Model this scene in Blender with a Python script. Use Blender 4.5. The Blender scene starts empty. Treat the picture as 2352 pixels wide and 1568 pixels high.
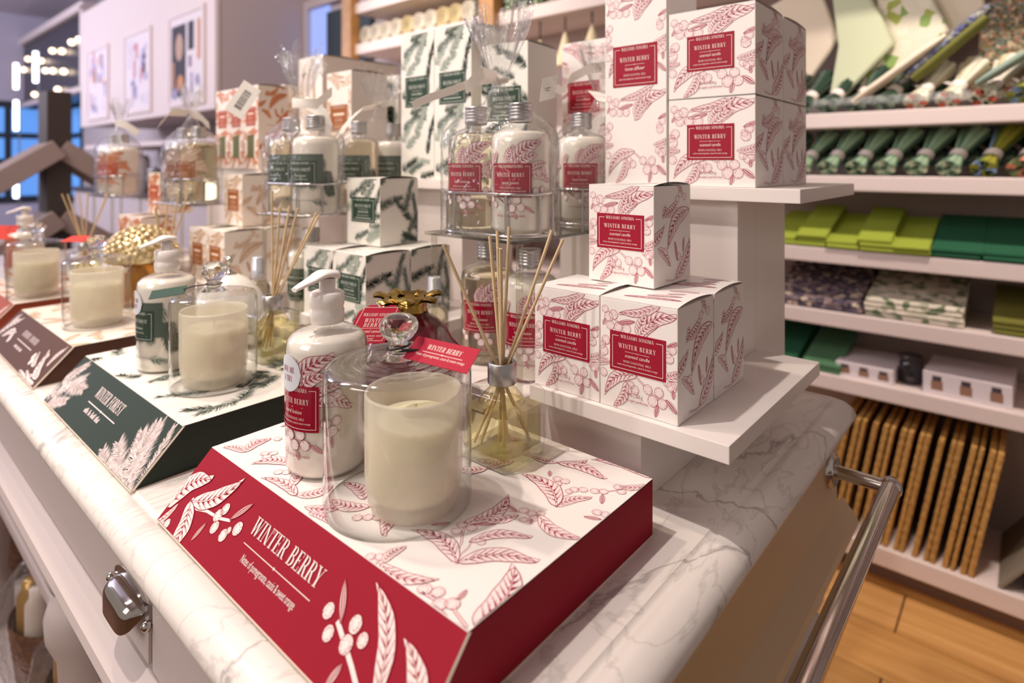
import bpy, bmesh, math, random
from mathutils import Vector, Matrix, Euler, noise
pi = math.pi
RN = random.Random(11)
S = bpy.context.scene
COL = S.collection

# ------------------------------------------------------------------ camera, world, lights, exposure
cam_d = bpy.data.cameras.new('camera')
cam = bpy.data.objects.new('camera', cam_d)
COL.objects.link(cam)
cam.location = (0, 0, 1.257)
cam.rotation_euler = (pi / 2, 0, 0.713844)
cam_d.lens = 21.085
cam_d.sensor_width = 36
cam_d.shift_y = -0.1734
cam_d.clip_start = 0.02
cam_d.dof.use_dof = True
cam_d.dof.focus_distance = 0.58
cam_d.dof.aperture_fstop = 3.8
S.camera = cam

W = bpy.data.worlds.new('shop_ambience')
S.world = W
W.use_nodes = True
bg = W.node_tree.nodes['Background']
bg.inputs[0].default_value = (1.0, 0.87, 0.77, 1)
bg.inputs[1].default_value = 0.31

def lamp(name, kind, loc, target, energy, color, size=0.1, **kw):
    d = bpy.data.lights.new(name, kind)
    d.energy = energy
    d.color = color
    if kind == 'AREA':
        d.shape = 'RECTANGLE'
        d.size = size
        d.size_y = kw.get('size_y', size)
    elif kind == 'SPOT':
        d.shadow_soft_size = size
        d.spot_size = math.radians(kw.get('angle', 70))
        d.spot_blend = kw.get('blend', 0.6)
    else:
        d.shadow_soft_size = size
    o = bpy.data.objects.new(name, d)
    COL.objects.link(o)
    o.location = loc
    o.rotation_euler = (Vector(target) - Vector(loc)).to_track_quat('-Z', 'Y').to_euler()
    return o

WARM = (1.0, 0.83, 0.66)
NEUT = (1.0, 0.90, 0.82)
lamp('ceiling_spot', 'SPOT', (-0.82, -0.24, 2.95), (-0.42, 0.36, 0.95), 92, NEUT, 0.028, angle=62, blend=0.8)
lamp('ceiling_spot', 'SPOT', (-1.35, 0.05, 2.95), (-0.95, 0.5, 0.95), 60, WARM, 0.05, angle=62, blend=0.8)
lamp('ceiling_spot', 'SPOT', (-1.9, 0.3, 2.95), (-1.55, 0.6, 0.95), 66, WARM, 0.05, angle=62, blend=0.8)
lamp('aisle_spot', 'SPOT', (0.15, 1.42, 2.95), (-0.12, 2.16, 0.95), 150, (1.0, 0.86, 0.76), 0.08, angle=58, blend=0.9)
lamp('aisle_spot', 'SPOT', (-2.2, 1.2, 2.95), (-2.2, 2.2, 1.7), 90, WARM, 0.08, angle=80, blend=0.8)
lamp('front_fill', 'AREA', (-0.95, -1.9, 2.25), (-0.6, 0.5, 1.0), 26, (1.0, 0.89, 0.80), 1.2, size_y=1.0)  # frontal fill added behind the camera to brighten the box fronts
lamp('far_wall_fill', 'AREA', (-7.2, -1.6, 2.6), (-7.2, 2.4, 1.9), 150, (0.84, 0.82, 1.0), 4.0, size_y=1.4)  # cool fill added to brighten the far left wall and posters

lamp('cabinet_side_fill', 'AREA', (-2.4, -0.9, 3.1), (-4.2, 2.3, 1.9), 55, (1.0, 0.90, 0.88), 0.9, size_y=0.9)  # fill added to lift the poster cabinet side and the wall beside it

S.view_settings.view_transform = 'Standard'
S.view_settings.look = 'None'
S.view_settings.exposure = 0.05
S.view_settings.gamma = 1.0
S.view_settings.use_curve_mapping = False
S.cycles.transparent_max_bounces = 24
S.cycles.max_bounces = 12
S.cycles.caustics_reflective = False
S.cycles.sample_clamp_indirect = 4.0

# ------------------------------------------------------------------ materials
def lin(c):
    if isinstance(c, str):
        c = [int(c[i:i + 2], 16) / 255 for i in (0, 2, 4)]
    return tuple(x / 12.92 if x <= 0.04045 else ((x + 0.055) / 1.055) ** 2.4 for x in c) + (1,)

_M = {}
def mat(name, color='808080', rough=0.5, metal=0.0, coat=0.0, trans=0.0, ior=1.45, emit=None, estr=0.0, sss=0.0, spec=0.5, bump=0, bscale=60, var=0):
    if name in _M:
        return _M[name]
    m = bpy.data.materials.new(name)
    m.use_nodes = True
    nt = m.node_tree
    b = nt.nodes['Principled BSDF']
    b.inputs['Base Color'].default_value = lin(color)
    b.inputs['Roughness'].default_value = rough
    b.inputs['Metallic'].default_value = metal
    b.inputs['IOR'].default_value = ior
    b.inputs['Coat Weight'].default_value = coat
    b.inputs['Coat Roughness'].default_value = 0.08
    b.inputs['Transmission Weight'].default_value = trans
    b.inputs['Specular IOR Level'].default_value = spec
    if sss:
        b.inputs['Subsurface Weight'].default_value = sss
        b.inputs['Subsurface Radius'].default_value = (0.02, 0.014, 0.008)
        b.inputs['Subsurface Scale'].default_value = 0.6
    if emit:
        b.inputs['Emission Color'].default_value = lin(emit)
        b.inputs['Emission Strength'].default_value = estr
    if bump or var:
        tc = nt.nodes.new('ShaderNodeTexCoord')
        nz = nt.nodes.new('ShaderNodeTexNoise')
        nz.inputs['Scale'].default_value = bscale
        nz.inputs['Detail'].default_value = 4
        nt.links.new(tc.outputs['Object'], nz.inputs['Vector'])
        if bump:
            bp = nt.nodes.new('ShaderNodeBump')
            bp.inputs['Strength'].default_value = bump
            bp.inputs['Distance'].default_value = 0.002
            nt.links.new(nz.outputs['Fac'], bp.inputs['Height'])
            nt.links.new(bp.outputs['Normal'], b.inputs['Normal'])
        if var:
            mx = nt.nodes.new('ShaderNodeMixRGB')
            mx.blend_type = 'MULTIPLY'
            mx.inputs[0].default_value = var
            mx.inputs[1].default_value = lin(color)
            nt.links.new(nz.outputs['Fac'], mx.inputs[2])
            nt.links.new(mx.outputs[0], b.inputs['Base Color'])
    _M[name] = m
    return m

def thin(name, tint=(0.97, 0.98, 0.98), base=0.03, gain=1.0, rough=0.03, bump=0.0, bscale=25, ior=1.45, haze=0.0):
    """thin sheet glass or film: clear with a fresnel reflection"""
    if name in _M:
        return _M[name]
    m = bpy.data.materials.new(name)
    m.use_nodes = True
    nt = m.node_tree
    nt.nodes.clear()
    N = nt.nodes.new
    out = N('ShaderNodeOutputMaterial')
    tr = N('ShaderNodeBsdfTransparent')
    tr.inputs[0].default_value = tint + (1,)
    gl = N('ShaderNodeBsdfGlossy')
    gl.inputs['Roughness'].default_value = rough
    fr = N('ShaderNodeLayerWeight')
    fr.inputs['Blend'].default_value = 0.5
    pw = N('ShaderNodeMath')
    pw.operation = 'POWER'
    pw.inputs[1].default_value = 4.0
    nt.links.new(fr.outputs['Facing'], pw.inputs[0])
    ma = N('ShaderNodeMath')
    ma.operation = 'MULTIPLY_ADD'
    ma.inputs[1].default_value = gain
    ma.inputs[2].default_value = base
    ma.use_clamp = True
    mx = N('ShaderNodeMixShader')
    nt.links.new(pw.outputs[0], ma.inputs[0])
    nt.links.new(ma.outputs[0], mx.inputs[0])
    nt.links.new(tr.outputs[0], mx.inputs[1])
    nt.links.new(gl.outputs[0], mx.inputs[2])
    last = mx.outputs[0]
    if haze:
        df = N('ShaderNodeBsdfTranslucent'); d2 = N('ShaderNodeBsdfDiffuse')
        m0 = N('ShaderNodeMixShader'); m3 = N('ShaderNodeMixShader'); m3.inputs[0].default_value = haze
        nt.links.new(df.outputs[0], m0.inputs[1]); nt.links.new(d2.outputs[0], m0.inputs[2])
        nt.links.new(last, m3.inputs[1]); nt.links.new(m0.outputs[0], m3.inputs[2])
        last = m3.outputs[0]
    nt.links.new(last, out.inputs[0])
    if bump:
        tc = N('ShaderNodeTexCoord')
        nz = N('ShaderNodeTexNoise')
        nz.inputs['Scale'].default_value = bscale
        nz.inputs['Detail'].default_value = 2.5
        nz.inputs['Distortion'].default_value = 1.5
        bp = N('ShaderNodeBump')
        bp.inputs['Strength'].default_value = bump
        bp.inputs['Distance'].default_value = 0.01
        nt.links.new(tc.outputs['Object'], nz.inputs['Vector'])
        nt.links.new(nz.outputs['Fac'], bp.inputs['Height'])
        nt.links.new(bp.outputs['Normal'], gl.inputs['Normal'])
        nt.links.new(bp.outputs['Normal'], fr.inputs['Normal'])
    _M[name] = m
    return m

def frosted(name, color, clear=0.12):
    if name in _M:
        return _M[name]
    m = bpy.data.materials.new(name)
    m.use_nodes = True
    nt = m.node_tree
    b = nt.nodes['Principled BSDF']
    b.inputs['Base Color'].default_value = lin(color)
    b.inputs['Roughness'].default_value = 0.38
    out = nt.nodes['Material Output']
    tl = nt.nodes.new('ShaderNodeBsdfTranslucent')
    tl.inputs[0].default_value = lin(color)
    tp = nt.nodes.new('ShaderNodeBsdfTransparent')
    m1 = nt.nodes.new('ShaderNodeMixShader')
    m1.inputs[0].default_value = 0.28
    m2 = nt.nodes.new('ShaderNodeMixShader')
    m2.inputs[0].default_value = clear
    nt.links.new(b.outputs[0], m1.inputs[1])
    nt.links.new(tl.outputs[0], m1.inputs[2])
    nt.links.new(m1.outputs[0], m2.inputs[1])
    nt.links.new(tp.outputs[0], m2.inputs[2])
    nt.links.new(m2.outputs[0], out.inputs[0])
    _M[name] = m
    return m

def marble_mat():
    m = bpy.data.materials.new('veined_marble')
    m.use_nodes = True
    nt = m.node_tree
    N = nt.nodes.new
    L = nt.links.new
    b = nt.nodes['Principled BSDF']
    b.inputs['Roughness'].default_value = 0.28
    tc = N('ShaderNodeTexCoord')
    def vein(scale, dist, lo, hi, rot):
        mp = N('ShaderNodeMapping')
        mp.inputs['Rotation'].default_value = (0.3, 0.2, rot)
        mp.inputs['Scale'].default_value = (scale, scale * 0.55, scale)
        L(tc.outputs['Object'], mp.inputs['Vector'])
        nz = N('ShaderNodeTexNoise')
        nz.inputs['Scale'].default_value = 1.0
        nz.inputs['Detail'].default_value = 6
        nz.inputs['Roughness'].default_value = 0.55
        nz.inputs['Distortion'].default_value = dist
        L(mp.outputs[0], nz.inputs['Vector'])
        s = N('ShaderNodeMath'); s.operation = 'SUBTRACT'; s.inputs[1].default_value = 0.5
        a = N('ShaderNodeMath'); a.operation = 'ABSOLUTE'
        L(nz.outputs['Fac'], s.inputs[0]); L(s.outputs[0], a.inputs[0])
        r = N('ShaderNodeMapRange')
        r.inputs['From Min'].default_value = lo
        r.inputs['From Max'].default_value = hi
        r.inputs['To Min'].default_value = 1
        r.inputs['To Max'].default_value = 0
        L(a.outputs[0], r.inputs['Value'])
        return r.outputs[0]
    v1 = vein(4.2, 1.2, 0.0, 0.013, 0.6)
    v2 = vein(9.0, 1.6, 0.0, 0.022, -0.4)
    cl = N('ShaderNodeTexNoise')
    cl.inputs['Scale'].default_value = 4.5
    cl.inputs['Detail'].default_value = 5
    L(tc.outputs['Object'], cl.inputs['Vector'])
    def mix(fac, c1, c2, k):
        x = N('ShaderNodeMath'); x.operation = 'MULTIPLY'; x.inputs[1].default_value = k
        L(fac, x.inputs[0])
        mm = N('ShaderNodeMixRGB')
        L(x.outputs[0], mm.inputs[0])
        if isinstance(c1, tuple): mm.inputs[1].default_value = c1
        else: L(c1, mm.inputs[1])
        mm.inputs[2].default_value = c2
        return mm.outputs[0]
    cr = N('ShaderNodeMapRange')
    cr.inputs['From Min'].default_value = 0.45
    cr.inputs['From Max'].default_value = 0.75
    L(cl.outputs['Fac'], cr.inputs['Value'])
    c = mix(cr.outputs[0], lin('eee6e1'), lin('cdc6c3'), 0.5)
    c = mix(v2, c, lin('a39c98'), 0.34)
    c = mix(v1, c, lin('827b79'), 0.6)
    L(c, b.inputs['Base Color'])
    return m

def wood_mat(name, c1, c2, sx=1.2, sy=26, rough=0.42):
    m = bpy.data.materials.new(name)
    m.use_nodes = True
    nt = m.node_tree
    N = nt.nodes.new
    L = nt.links.new
    b = nt.nodes['Principled BSDF']
    b.inputs['Roughness'].default_value = rough
    tc = N('ShaderNodeTexCoord')
    oi = N('ShaderNodeObjectInfo')
    mp = N('ShaderNodeMapping')
    mp.inputs['Scale'].default_value = (sx, sy, sy)
    ad = N('ShaderNodeVectorMath')
    L(tc.outputs['Object'], ad.inputs[0]); L(oi.outputs['Location'], ad.inputs[1])
    L(ad.outputs[0], mp.inputs[0])
    nz = N('ShaderNodeTexNoise')
    nz.inputs['Scale'].default_value = 1.6
    nz.inputs['Detail'].default_value = 5
    nz.inputs['Distortion'].default_value = 0.6
    L(mp.outputs[0], nz.inputs['Vector'])
    mx = N('ShaderNodeMixRGB')
    mr = N('ShaderNodeMapRange')
    mr.inputs['From Min'].default_value = 0.35
    mr.inputs['From Max'].default_value = 0.7
    L(nz.outputs['Fac'], mr.inputs[0])
    L(mr.outputs[0], mx.inputs[0])
    mx.inputs[1].default_value = lin(c1)
    mx.inputs[2].default_value = lin(c2)
    hv = N('ShaderNodeHueSaturation')
    mr2 = N('ShaderNodeMapRange')
    mr2.inputs['To Min'].default_value = 0.86
    mr2.inputs['To Max'].default_value = 1.12
    L(oi.outputs['Random'], mr2.inputs[0])
    L(mr2.outputs[0], hv.inputs['Value'])
    L(mx.outputs[0], hv.inputs['Color'])
    L(hv.outputs[0], b.inputs['Base Color'])
    return m

def speckle_mat(name, cols, scale, rough=0.85):
    m = bpy.data.materials.new(name)
    m.use_nodes = True
    nt = m.node_tree
    N = nt.nodes.new
    b = nt.nodes['Principled BSDF']
    b.inputs['Roughness'].default_value = rough
    tc = N('ShaderNodeTexCoord')
    vo = N('ShaderNodeTexVoronoi')
    vo.inputs['Scale'].default_value = scale
    cr = N('ShaderNodeValToRGB')
    cr.color_ramp.interpolation = 'CONSTANT'
    while len(cr.color_ramp.elements) < len(cols):
        cr.color_ramp.elements.new(0.5)
    for i, c in enumerate(cols):
        cr.color_ramp.elements[i].position = 0.12 + 0.76 * i / len(cols) if i else 0
        cr.color_ramp.elements[i].color = lin(c)
    sp = N('ShaderNodeSeparateColor')
    nt.links.new(tc.outputs['Object'], vo.inputs['Vector'])
    nt.links.new(vo.outputs['Color'], sp.inputs[0])
    nt.links.new(sp.outputs[0], cr.inputs[0])
    nt.links.new(cr.outputs[0], b.inputs['Base Color'])
    return m

# ------------------------------------------------------------------ mesh builder
class MB:
    def __init__(s):
        s.v = []; s.f = []; s.m = []; s.sm = []
    def face(s, pts, m=0, smooth=False):
        i = len(s.v)
        s.v.extend([tuple(p) for p in pts])
        s.f.append(tuple(range(i, i + len(pts)))); s.m.append(m); s.sm.append(smooth)
    def grid(s, rows, m=0, smooth=True, closed=False, flip=False):
        i0 = len(s.v); n = len(rows[0])
        for r in rows:
            s.v.extend([tuple(p) for p in r])
        for a in range(len(rows) - 1):
            for b in range(n if closed else n - 1):
                c = (b + 1) % n
                q = (i0 + a * n + b, i0 + a * n + c, i0 + (a + 1) * n + c, i0 + (a + 1) * n + b)
                s.f.append(q[::-1] if flip else q); s.m.append(m); s.sm.append(smooth)
    def box(s, x0, x1, y0, y1, z0, z1, m=0, bev=0.0, M=None):
        if bev <= 0:
            P = [(x, y, z) for z in (z0, z1) for y in (y0, y1) for x in (x0, x1)]
            F = [(0, 2, 3, 1), (4, 5, 7, 6), (0, 1, 5, 4), (2, 6, 7, 3), (0, 4, 6, 2), (1, 3, 7, 5)]
            sm = [False] * 6
        else:
            bm = bmesh.new()
            bmesh.ops.create_cube(bm, size=1)
            for v in bm.verts:
                v.co = Vector(((x0 + x1) / 2 + v.co.x * (x1 - x0), (y0 + y1) / 2 + v.co.y * (y1 - y0), (z0 + z1) / 2 + v.co.z * (z1 - z0)))
            bmesh.ops.bevel(bm, geom=list(bm.edges), offset=bev, segments=2, affect='EDGES', profile=0.6)
            bm.verts.index_update()
            P = [tuple(v.co) for v in bm.verts]
            F = [tuple(v.index for v in f.verts) for f in bm.faces]
            sm = [False] * len(F)
            bm.free()
        if M is not None:
            P = [tuple(M @ Vector(p)) for p in P]
        i = len(s.v)
        s.v.extend(P)
        for f, a in zip(F, sm):
            s.f.append(tuple(i + k for k in f)); s.m.append(m); s.sm.append(a)
    def lathe(s, prof, n=32, cx=0, cy=0, m=0, fn=None, cap=False):
        rows = []
        for r, z in prof:
            row = []
            for k in range(n):
                a = 2 * pi * k / n
                rr = r * (fn(a, z) if fn else 1)
                row.append((cx + rr * math.cos(a), cy + rr * math.sin(a), z))
            rows.append(row)
        s.grid(rows, m, True, True)
        if cap:
            s.face(rows[0][::-1], m); s.face(rows[-1], m)
    def tube(s, pts, r, n=8, m=0, closed=False, cap=True, taper=None):
        pts = [Vector(p) for p in pts]
        rows = []; N = len(pts); up = None
        for i, p in enumerate(pts):
            if closed:
                t = pts[(i + 1) % N] - pts[i - 1]
            else:
                t = pts[min(i + 1, N - 1)] - pts[max(i - 1, 0)]
            t.normalize()
            if up is None:
                up = t.orthogonal().normalized()
            else:
                up = (up - t * up.dot(t))
                up = up.normalized() if up.length > 1e-6 else t.orthogonal().normalized()
            b = t.cross(up)
            rr = r * (taper(i / (N - 1)) if taper else 1)
            rows.append([tuple(p + (up * math.cos(2 * pi * k / n) + b * math.sin(2 * pi * k / n)) * rr) for k in range(n)])
        if closed:
            rows.append(rows[0])
        s.grid(rows, m, True, True)
        if cap and not closed:
            s.face(rows[0][::-1], m); s.face(rows[-1], m)
    def prism(s, poly, fn, h0, h1, m=0):
        """poly (2d) extruded: fn(x,y,h) -> point"""
        a = [fn(x, y, h0) for x, y in poly]; b = [fn(x, y, h1) for x, y in poly]
        s.face(a[::-1], m); s.face(b, m)
        n = len(poly)
        for i in range(n):
            j = (i + 1) % n
            s.face([a[i], a[j], b[j], b[i]], m)
    def mesh(s, name, mats):
        me = bpy.data.meshes.new(name)
        me.from_pydata(s.v, [], s.f)
        for x in mats:
            me.materials.append(x)
        me.polygons.foreach_set('material_index', s.m)
        me.polygons.foreach_set('use_smooth', s.sm)
        me.validate()
        me.update()
        return me

def obj(name, me, parent=None, loc=(0, 0, 0), rot=(0, 0, 0), label=None):
    o = bpy.data.objects.new(name, me)
    COL.objects.link(o)
    o.location = loc
    o.rotation_euler = rot
    if parent:
        o.parent = parent
    if label:
        o['label'] = label
    return o

def thing(name, label, cat, loc=(0, 0, 0), rz=0, group=None, me=None, rot=None):
    o = bpy.data.objects.new(name, me)
    COL.objects.link(o)
    if me is None:
        o.empty_display_size = 0.02
    o.location = loc
    o.rotation_euler = rot if rot else (0, 0, rz)
    o['label'] = label
    o['category'] = cat
    if group:
        o['group'] = group
    return o

def structure(name, me, parent=None):
    o = obj(name, me, parent)
    o['kind'] = 'structure'
    return o

_C = {}
def cached(key, fn):
    if key not in _C:
        _C[key] = fn()
    return _C[key]

def boxmesh(name, x0, x1, y0, y1, z0, z1, m, bev=0.0):
    b = MB(); b.box(x0, x1, y0, y1, z0, z1, 0, bev)
    return b.mesh(name, [m])

def lathemesh(name, prof, m, n=32, fn=None, cap=False):
    b = MB(); b.lathe(prof, n, fn=fn, cap=cap)
    return b.mesh(name, [m])

# ------------------------------------------------------------------ flat print: leaves, berries, pine twigs, lettering
LH = 0.00002
def clip(poly, r):
    def cut(P, ax, lim, sgn):
        out = []
        for i in range(len(P)):
            a = P[i]; b = P[(i + 1) % len(P)]
            ia = (a[ax] - lim) * sgn >= 0; ib = (b[ax] - lim) * sgn >= 0
            if ia:
                out.append(a)
            if ia != ib:
                t = (lim - a[ax]) / (b[ax] - a[ax])
                out.append((a[0] + (b[0] - a[0]) * t, a[1] + (b[1] - a[1]) * t))
        return out
    for ax, lim, sg in ((0, r[0], 1), (0, r[2], -1), (1, r[1], 1), (1, r[3], -1)):
        poly = cut(poly, ax, lim, sg)
        if len(poly) < 3:
            return None
    return poly

_TXT = {}
def sans(txt):
    """outline text filled by Blender's own built-in font, cap height 1, as triangles in 2d"""
    if txt not in _TXT:
        cu = bpy.data.curves.new('t', 'FONT')
        cu.body = txt
        cu.resolution_u = 2
        ob = bpy.data.objects.new('t', cu)
        me = bpy.data.meshes.new_from_object(ob)
        k = 1 / 0.69
        _TXT[txt] = [[(me.vertices[i].co.x * k, me.vertices[i].co.y * k) for i in p.vertices] for p in me.polygons]
        bpy.data.objects.remove(ob)
        bpy.data.curves.remove(cu)
        bpy.data.meshes.remove(me)
    return _TXT[txt]

def _arc(cx, cy, rx, ry, ix, iy, a0, a1, n):
    out = []
    for i in range(n):
        p = math.radians(a0 + (a1 - a0) * i / n); q = math.radians(a0 + (a1 - a0) * (i + 1) / n)
        out.append([(cx + rx * math.cos(p), cy + ry * math.sin(p)), (cx + rx * math.cos(q), cy + ry * math.sin(q)),
                    (cx + ix * math.cos(q), cy + iy * math.sin(q)), (cx + ix * math.cos(p), cy + iy * math.sin(p))])
    return out

def glyph(c, T=0.17, t=0.05):
    """serif capitals with thick and thin strokes; cap height 1 -> (quads, advance)"""
    def rc(x0, y0, x1, y1): return [(x0, y0), (x1, y0), (x1, y1), (x0, y1)]
    def st(x, w=T, lo=1, hi=1, e=0.09):
        q = [rc(x, 0, x + w, 1)]
        if lo: q.append(rc(x - e, 0, x + w + e, t))
        if hi: q.append(rc(x - e, 1 - t, x + w + e, 1))
        return q
    def dg(x0, y0, x1, y1, w): return [[(x0, y0), (x0 + w, y0), (x1 + w, y1), (x1, y1)]]
    def sf(x, y, w, e=0.1): return [rc(x - e, y - (t if y > .5 else 0), x + w + e, y + (0 if y > .5 else t))]
    if c == 'I': return st(.12), .42
    if c == 'L': return st(.12) + [rc(.2, 0, .66, t), [(.6, 0), (.66, 0), (.66, .3), (.63, .3)]], .74
    if c in 'EF':
        q = st(.12, lo=1) + [rc(.2, 1 - t, .64, 1), [(.6, 1), (.64, 1), (.64, .74), (.615, .74)], rc(.2, .5, .5, .5 + t), rc(.49, .4, .52, .65)]
        if c == 'E': q += [rc(.2, 0, .68, t), [(.63, 0), (.68, 0), (.68, .28), (.65, .28)]]
        return q, .76 if c == 'E' else .7
    if c == 'T': return st(.3, hi=0) + [rc(.02, 1 - t, .76, 1), [(.02, 1), (.07, 1), (.05, .72), (.02, .72)], [(.71, 1), (.76, 1), (.76, .72), (.73, .72)]], .78
    if c == 'H': return st(.12) + st(.62) + [rc(.2, .5, .7, .5 + t)], .93
    if c == 'N': return st(.14, t) + dg(.1, 1, .66, 0, T) + st(.78, t) , .95
    if c == 'M': return st(.12, t) + dg(.13, 1, .45, 0, T) + dg(.82, 1, .5, 0, t) + st(.8, T), 1.12
    if c == 'V': return dg(.06, 1, .34, 0, T) + dg(.7, 1, .42, 0, t) + sf(.06, 1, T) + sf(.7, 1, t), .84
    if c == 'W': return dg(.06, 1, .3, 0, T) + dg(.58, 1, .36, 0, t) + dg(.5, 1, .74, 0, T) + dg(1.06, 1, .82, 0, t) + sf(.06, 1, T) + sf(.5, 1, T) + sf(1.06, 1, t), 1.2
    if c == 'A': return dg(.08, 0, .36, 1, t) + dg(.62, 0, .34, 1, T) + sf(.08, 0, t) + sf(.62, 0, T) + [rc(.17, .3, .68, .3 + t)], .9
    if c == 'Y': return [rc(.34, 0, .34 + T, .45)] + dg(.34, .42, .06, 1, T) + dg(.44, .42, .7, 1, t) + sf(.34, 0, T) + sf(.06, 1, T) + sf(.7, 1, t), .84
    if c == 'O': return _arc(.45, .5, .42, .52, .42 - T, .52 - t, 0, 360, 20), .9
    if c == 'G': return _arc(.45, .5, .42, .52, .42 - T, .52 - t, 40, 345, 16) + [rc(.68, 0, .84, .42), rc(.56, .4, .9, .4 + t)], .92
    if c == 'S':
        return _arc(.36, .75, .27, .26, .27 - .1, .26 - t, 20, 180, 8) + _arc(.36, .74, .27, .25, .1, .14, 180, 262, 5) + [[(.2, .56), (.33, .62), (.56, .42), (.42, .36)]] + \
            _arc(.37, .26, .28, .27, .12, .15, 82, 0, 5) + _arc(.37, .26, .28, .27, .28 - .1, .27 - t, 0, -165, 8) + [rc(.59, .68, .63, .96), rc(.09, .04, .13, .34)], .74
    if c == 'B':
        return st(.12, lo=1) + [rc(.2, 1 - t, .42, 1), rc(.2, .5, .45, .5 + t), rc(.2, 0, .46, t)] + _arc(.4, .75, .27, .25, .12, .2, -90, 90, 8) + _arc(.42, .26, .32, .27, .15, .21, -90, 90, 8), .8
    if c in 'RP':
        q = st(.12) + [rc(.2, 1 - t, .42, 1), rc(.2, .47, .42, .47 + t)] + _arc(.4, .735, .3, .265, .14, .215, -90, 90, 8)
        if c == 'R': q += dg(.4, .5, .6, 0, T) + [rc(.6, 0, .86, t)]
        return q, .86 if c == 'R' else .74
    return [], .4

class Pr:
    def __init__(s):
        s.q = []; s.e = 0
    def poly(s, p, m, l=0):
        # every drawn element lies a few microns above the one before it
        s.q.append((p, m, l + s.e * .25))
    def rect(s, x0, y0, x1, y1, m, l=0, nx=1):
        for i in range(nx):
            a = x0 + (x1 - x0) * i / nx; b = x0 + (x1 - x0) * (i + 1) / nx
            s.poly([(a, y0), (b, y0), (b, y1), (a, y1)], m, l)
    def frame(s, x0, y0, x1, y1, w, m, l, nx=1):
        s.rect(x0, y0, x1, y0 + w, m, l, nx); s.rect(x0, y1 - w, x1, y1, m, l, nx)
        s.rect(x0, y0, x0 + w, y1, m, l); s.rect(x1 - w, y0, x1, y1, m, l)
    def strip(s, A, B, m, l):
        for i in range(len(A) - 1):
            s.poly([A[i], A[i + 1], B[i + 1], B[i]], m, l)
    def stroke(s, P, w, m, l, taper=None):
        A = []; B = []; n = len(P)
        for i, p in enumerate(P):
            a = P[max(i - 1, 0)]; b = P[min(i + 1, n - 1)]
            dx, dy = b[0] - a[0], b[1] - a[1]
            d = math.hypot(dx, dy) or 1
            k = w / 2 * (taper(i / (n - 1)) if taper else 1)
            A.append((p[0] - dy / d * k, p[1] + dx / d * k)); B.append((p[0] + dy / d * k, p[1] - dx / d * k))
        s.strip(A, B, m, l)
    def disc(s, x, y, r, m, l, n=14, ry=None):
        ry = ry or r
        s.poly([(x + r * math.cos(2 * pi * k / n), y + ry * math.sin(2 * pi * k / n)) for k in range(n)], m, l)
    def ring(s, x, y, r, w, m, l, n=16):
        for q in _arc(x, y, r + w / 2, r + w / 2, r - w / 2, r - w / 2, 0, 360, n):
            s.poly(q, m, l)
    def leaf(s, x0, y0, x1, y1, w, bend=0.12, det=2, fill=0, line=1, dark=2, lw=None, L=0, nv=6, inv=False):
        """engraved leaf from base (x0,y0) to tip (x1,y1); w: half width"""
        dx, dy = x1 - x0, y1 - y0
        ln = math.hypot(dx, dy); ux, uy = dx / ln, dy / ln; vx, vy = -uy, ux
        lw = lw or ln * 0.0115
        s.k = getattr(s, 'k', 0) + 1; s.e += 1
        L = L + 4 * (s.k % 4)
        ph = s.k * 1.7
        def c(t):
            b = bend * ln * math.sin(pi * t) * (1 if t < .8 else 1)
            return (x0 + ux * ln * t + vx * b, y0 + uy * ln * t + vy * b)
        def hw(t):
            return w * 1.78 * (t ** 0.6) * ((1 - t) ** 0.74) * (1 + 0.045 * math.sin(t * 17 + ph))
        def at(t, k):
            p = c(t); return (p[0] + vx * hw(t) * k, p[1] + vy * hw(t) * k)
        n = 13
        ts = [i / n for i in range(n + 1)]
        if fill is not None:
            s.strip([at(t, 1) for t in ts], [at(t, -1) for t in ts], fill, L)
        if det >= 2:
            for sd in (1, -1):
                for k in range(nv):
                    t0 = 0.1 + 0.78 * k / nv
                    t1 = t0 + 0.78 / nv
                    ns = 8
                    e_ = .75 if sd < 0 else .5
                    s.poly([c(t0 + .01), c(t0 + (t1 - t0) * e_), at(t0 + .16 * .42 + (t1 - t0) * .22, sd * .40), at(min(t0 + .16 * e_ + .012, .97), sd * e_ * .9)], dark, L + 1.5)
                    for j in range(ns):
                        kk = (j + 0.4) / ns
                        tb = t0 + (0.16) * kk
                        span = (t1 - t0) * RN.uniform(.45, 1.0) * (1.05 - .55 * kk)
                        p = at(min(tb, .97), sd * kk * .92); q = at(min(tb + span, .985), sd * kk * .94)
                        h = (hw(tb) * .92 / ns) * .62 * (1.2 - .6 * kk)
                        s.poly([(p[0] + vx * h * .9, p[1] + vy * h * .9), (p[0] - vx * h * .9, p[1] - vy * h * .9), q], dark, L + 1)
        for sd in (1, -1):
            for k in range(nv):
                t0 = 0.1 + 0.78 * k / nv
                V = [at(min(t0 + .16 * j / 4, .97), sd * j / 4 * .95) for j in range(5)]
                s.stroke(V, lw * 1.3, fill if det >= 2 else line, L + 2, lambda t: 1 - .5 * t)
        s.stroke([c(t) for t in ts], lw * 2.2, fill if det >= 2 else line, L + 2, lambda t: 1.1 - .8 * t)
        for k in (1, -1):
            s.stroke([(c(t)[0] + vx * lw * k * (1.2 - .8 * t), c(t)[1] + vy * lw * k * (1.2 - .8 * t)) for t in ts], lw * .55, line, L + 3)
            s.stroke([at(t, k) for t in ts], lw, line, L + 3)
        p, q = at(.9, 1), c(1)
        e = (q[0] + ux * ln * .05 + vx * w * .28, q[1] + uy * ln * .05 + vy * w * .28)
        if det >= 2:
            s.poly([p, q, e], fill, L); s.stroke([q, e, p], lw * .8, line, L + 3)
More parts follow.
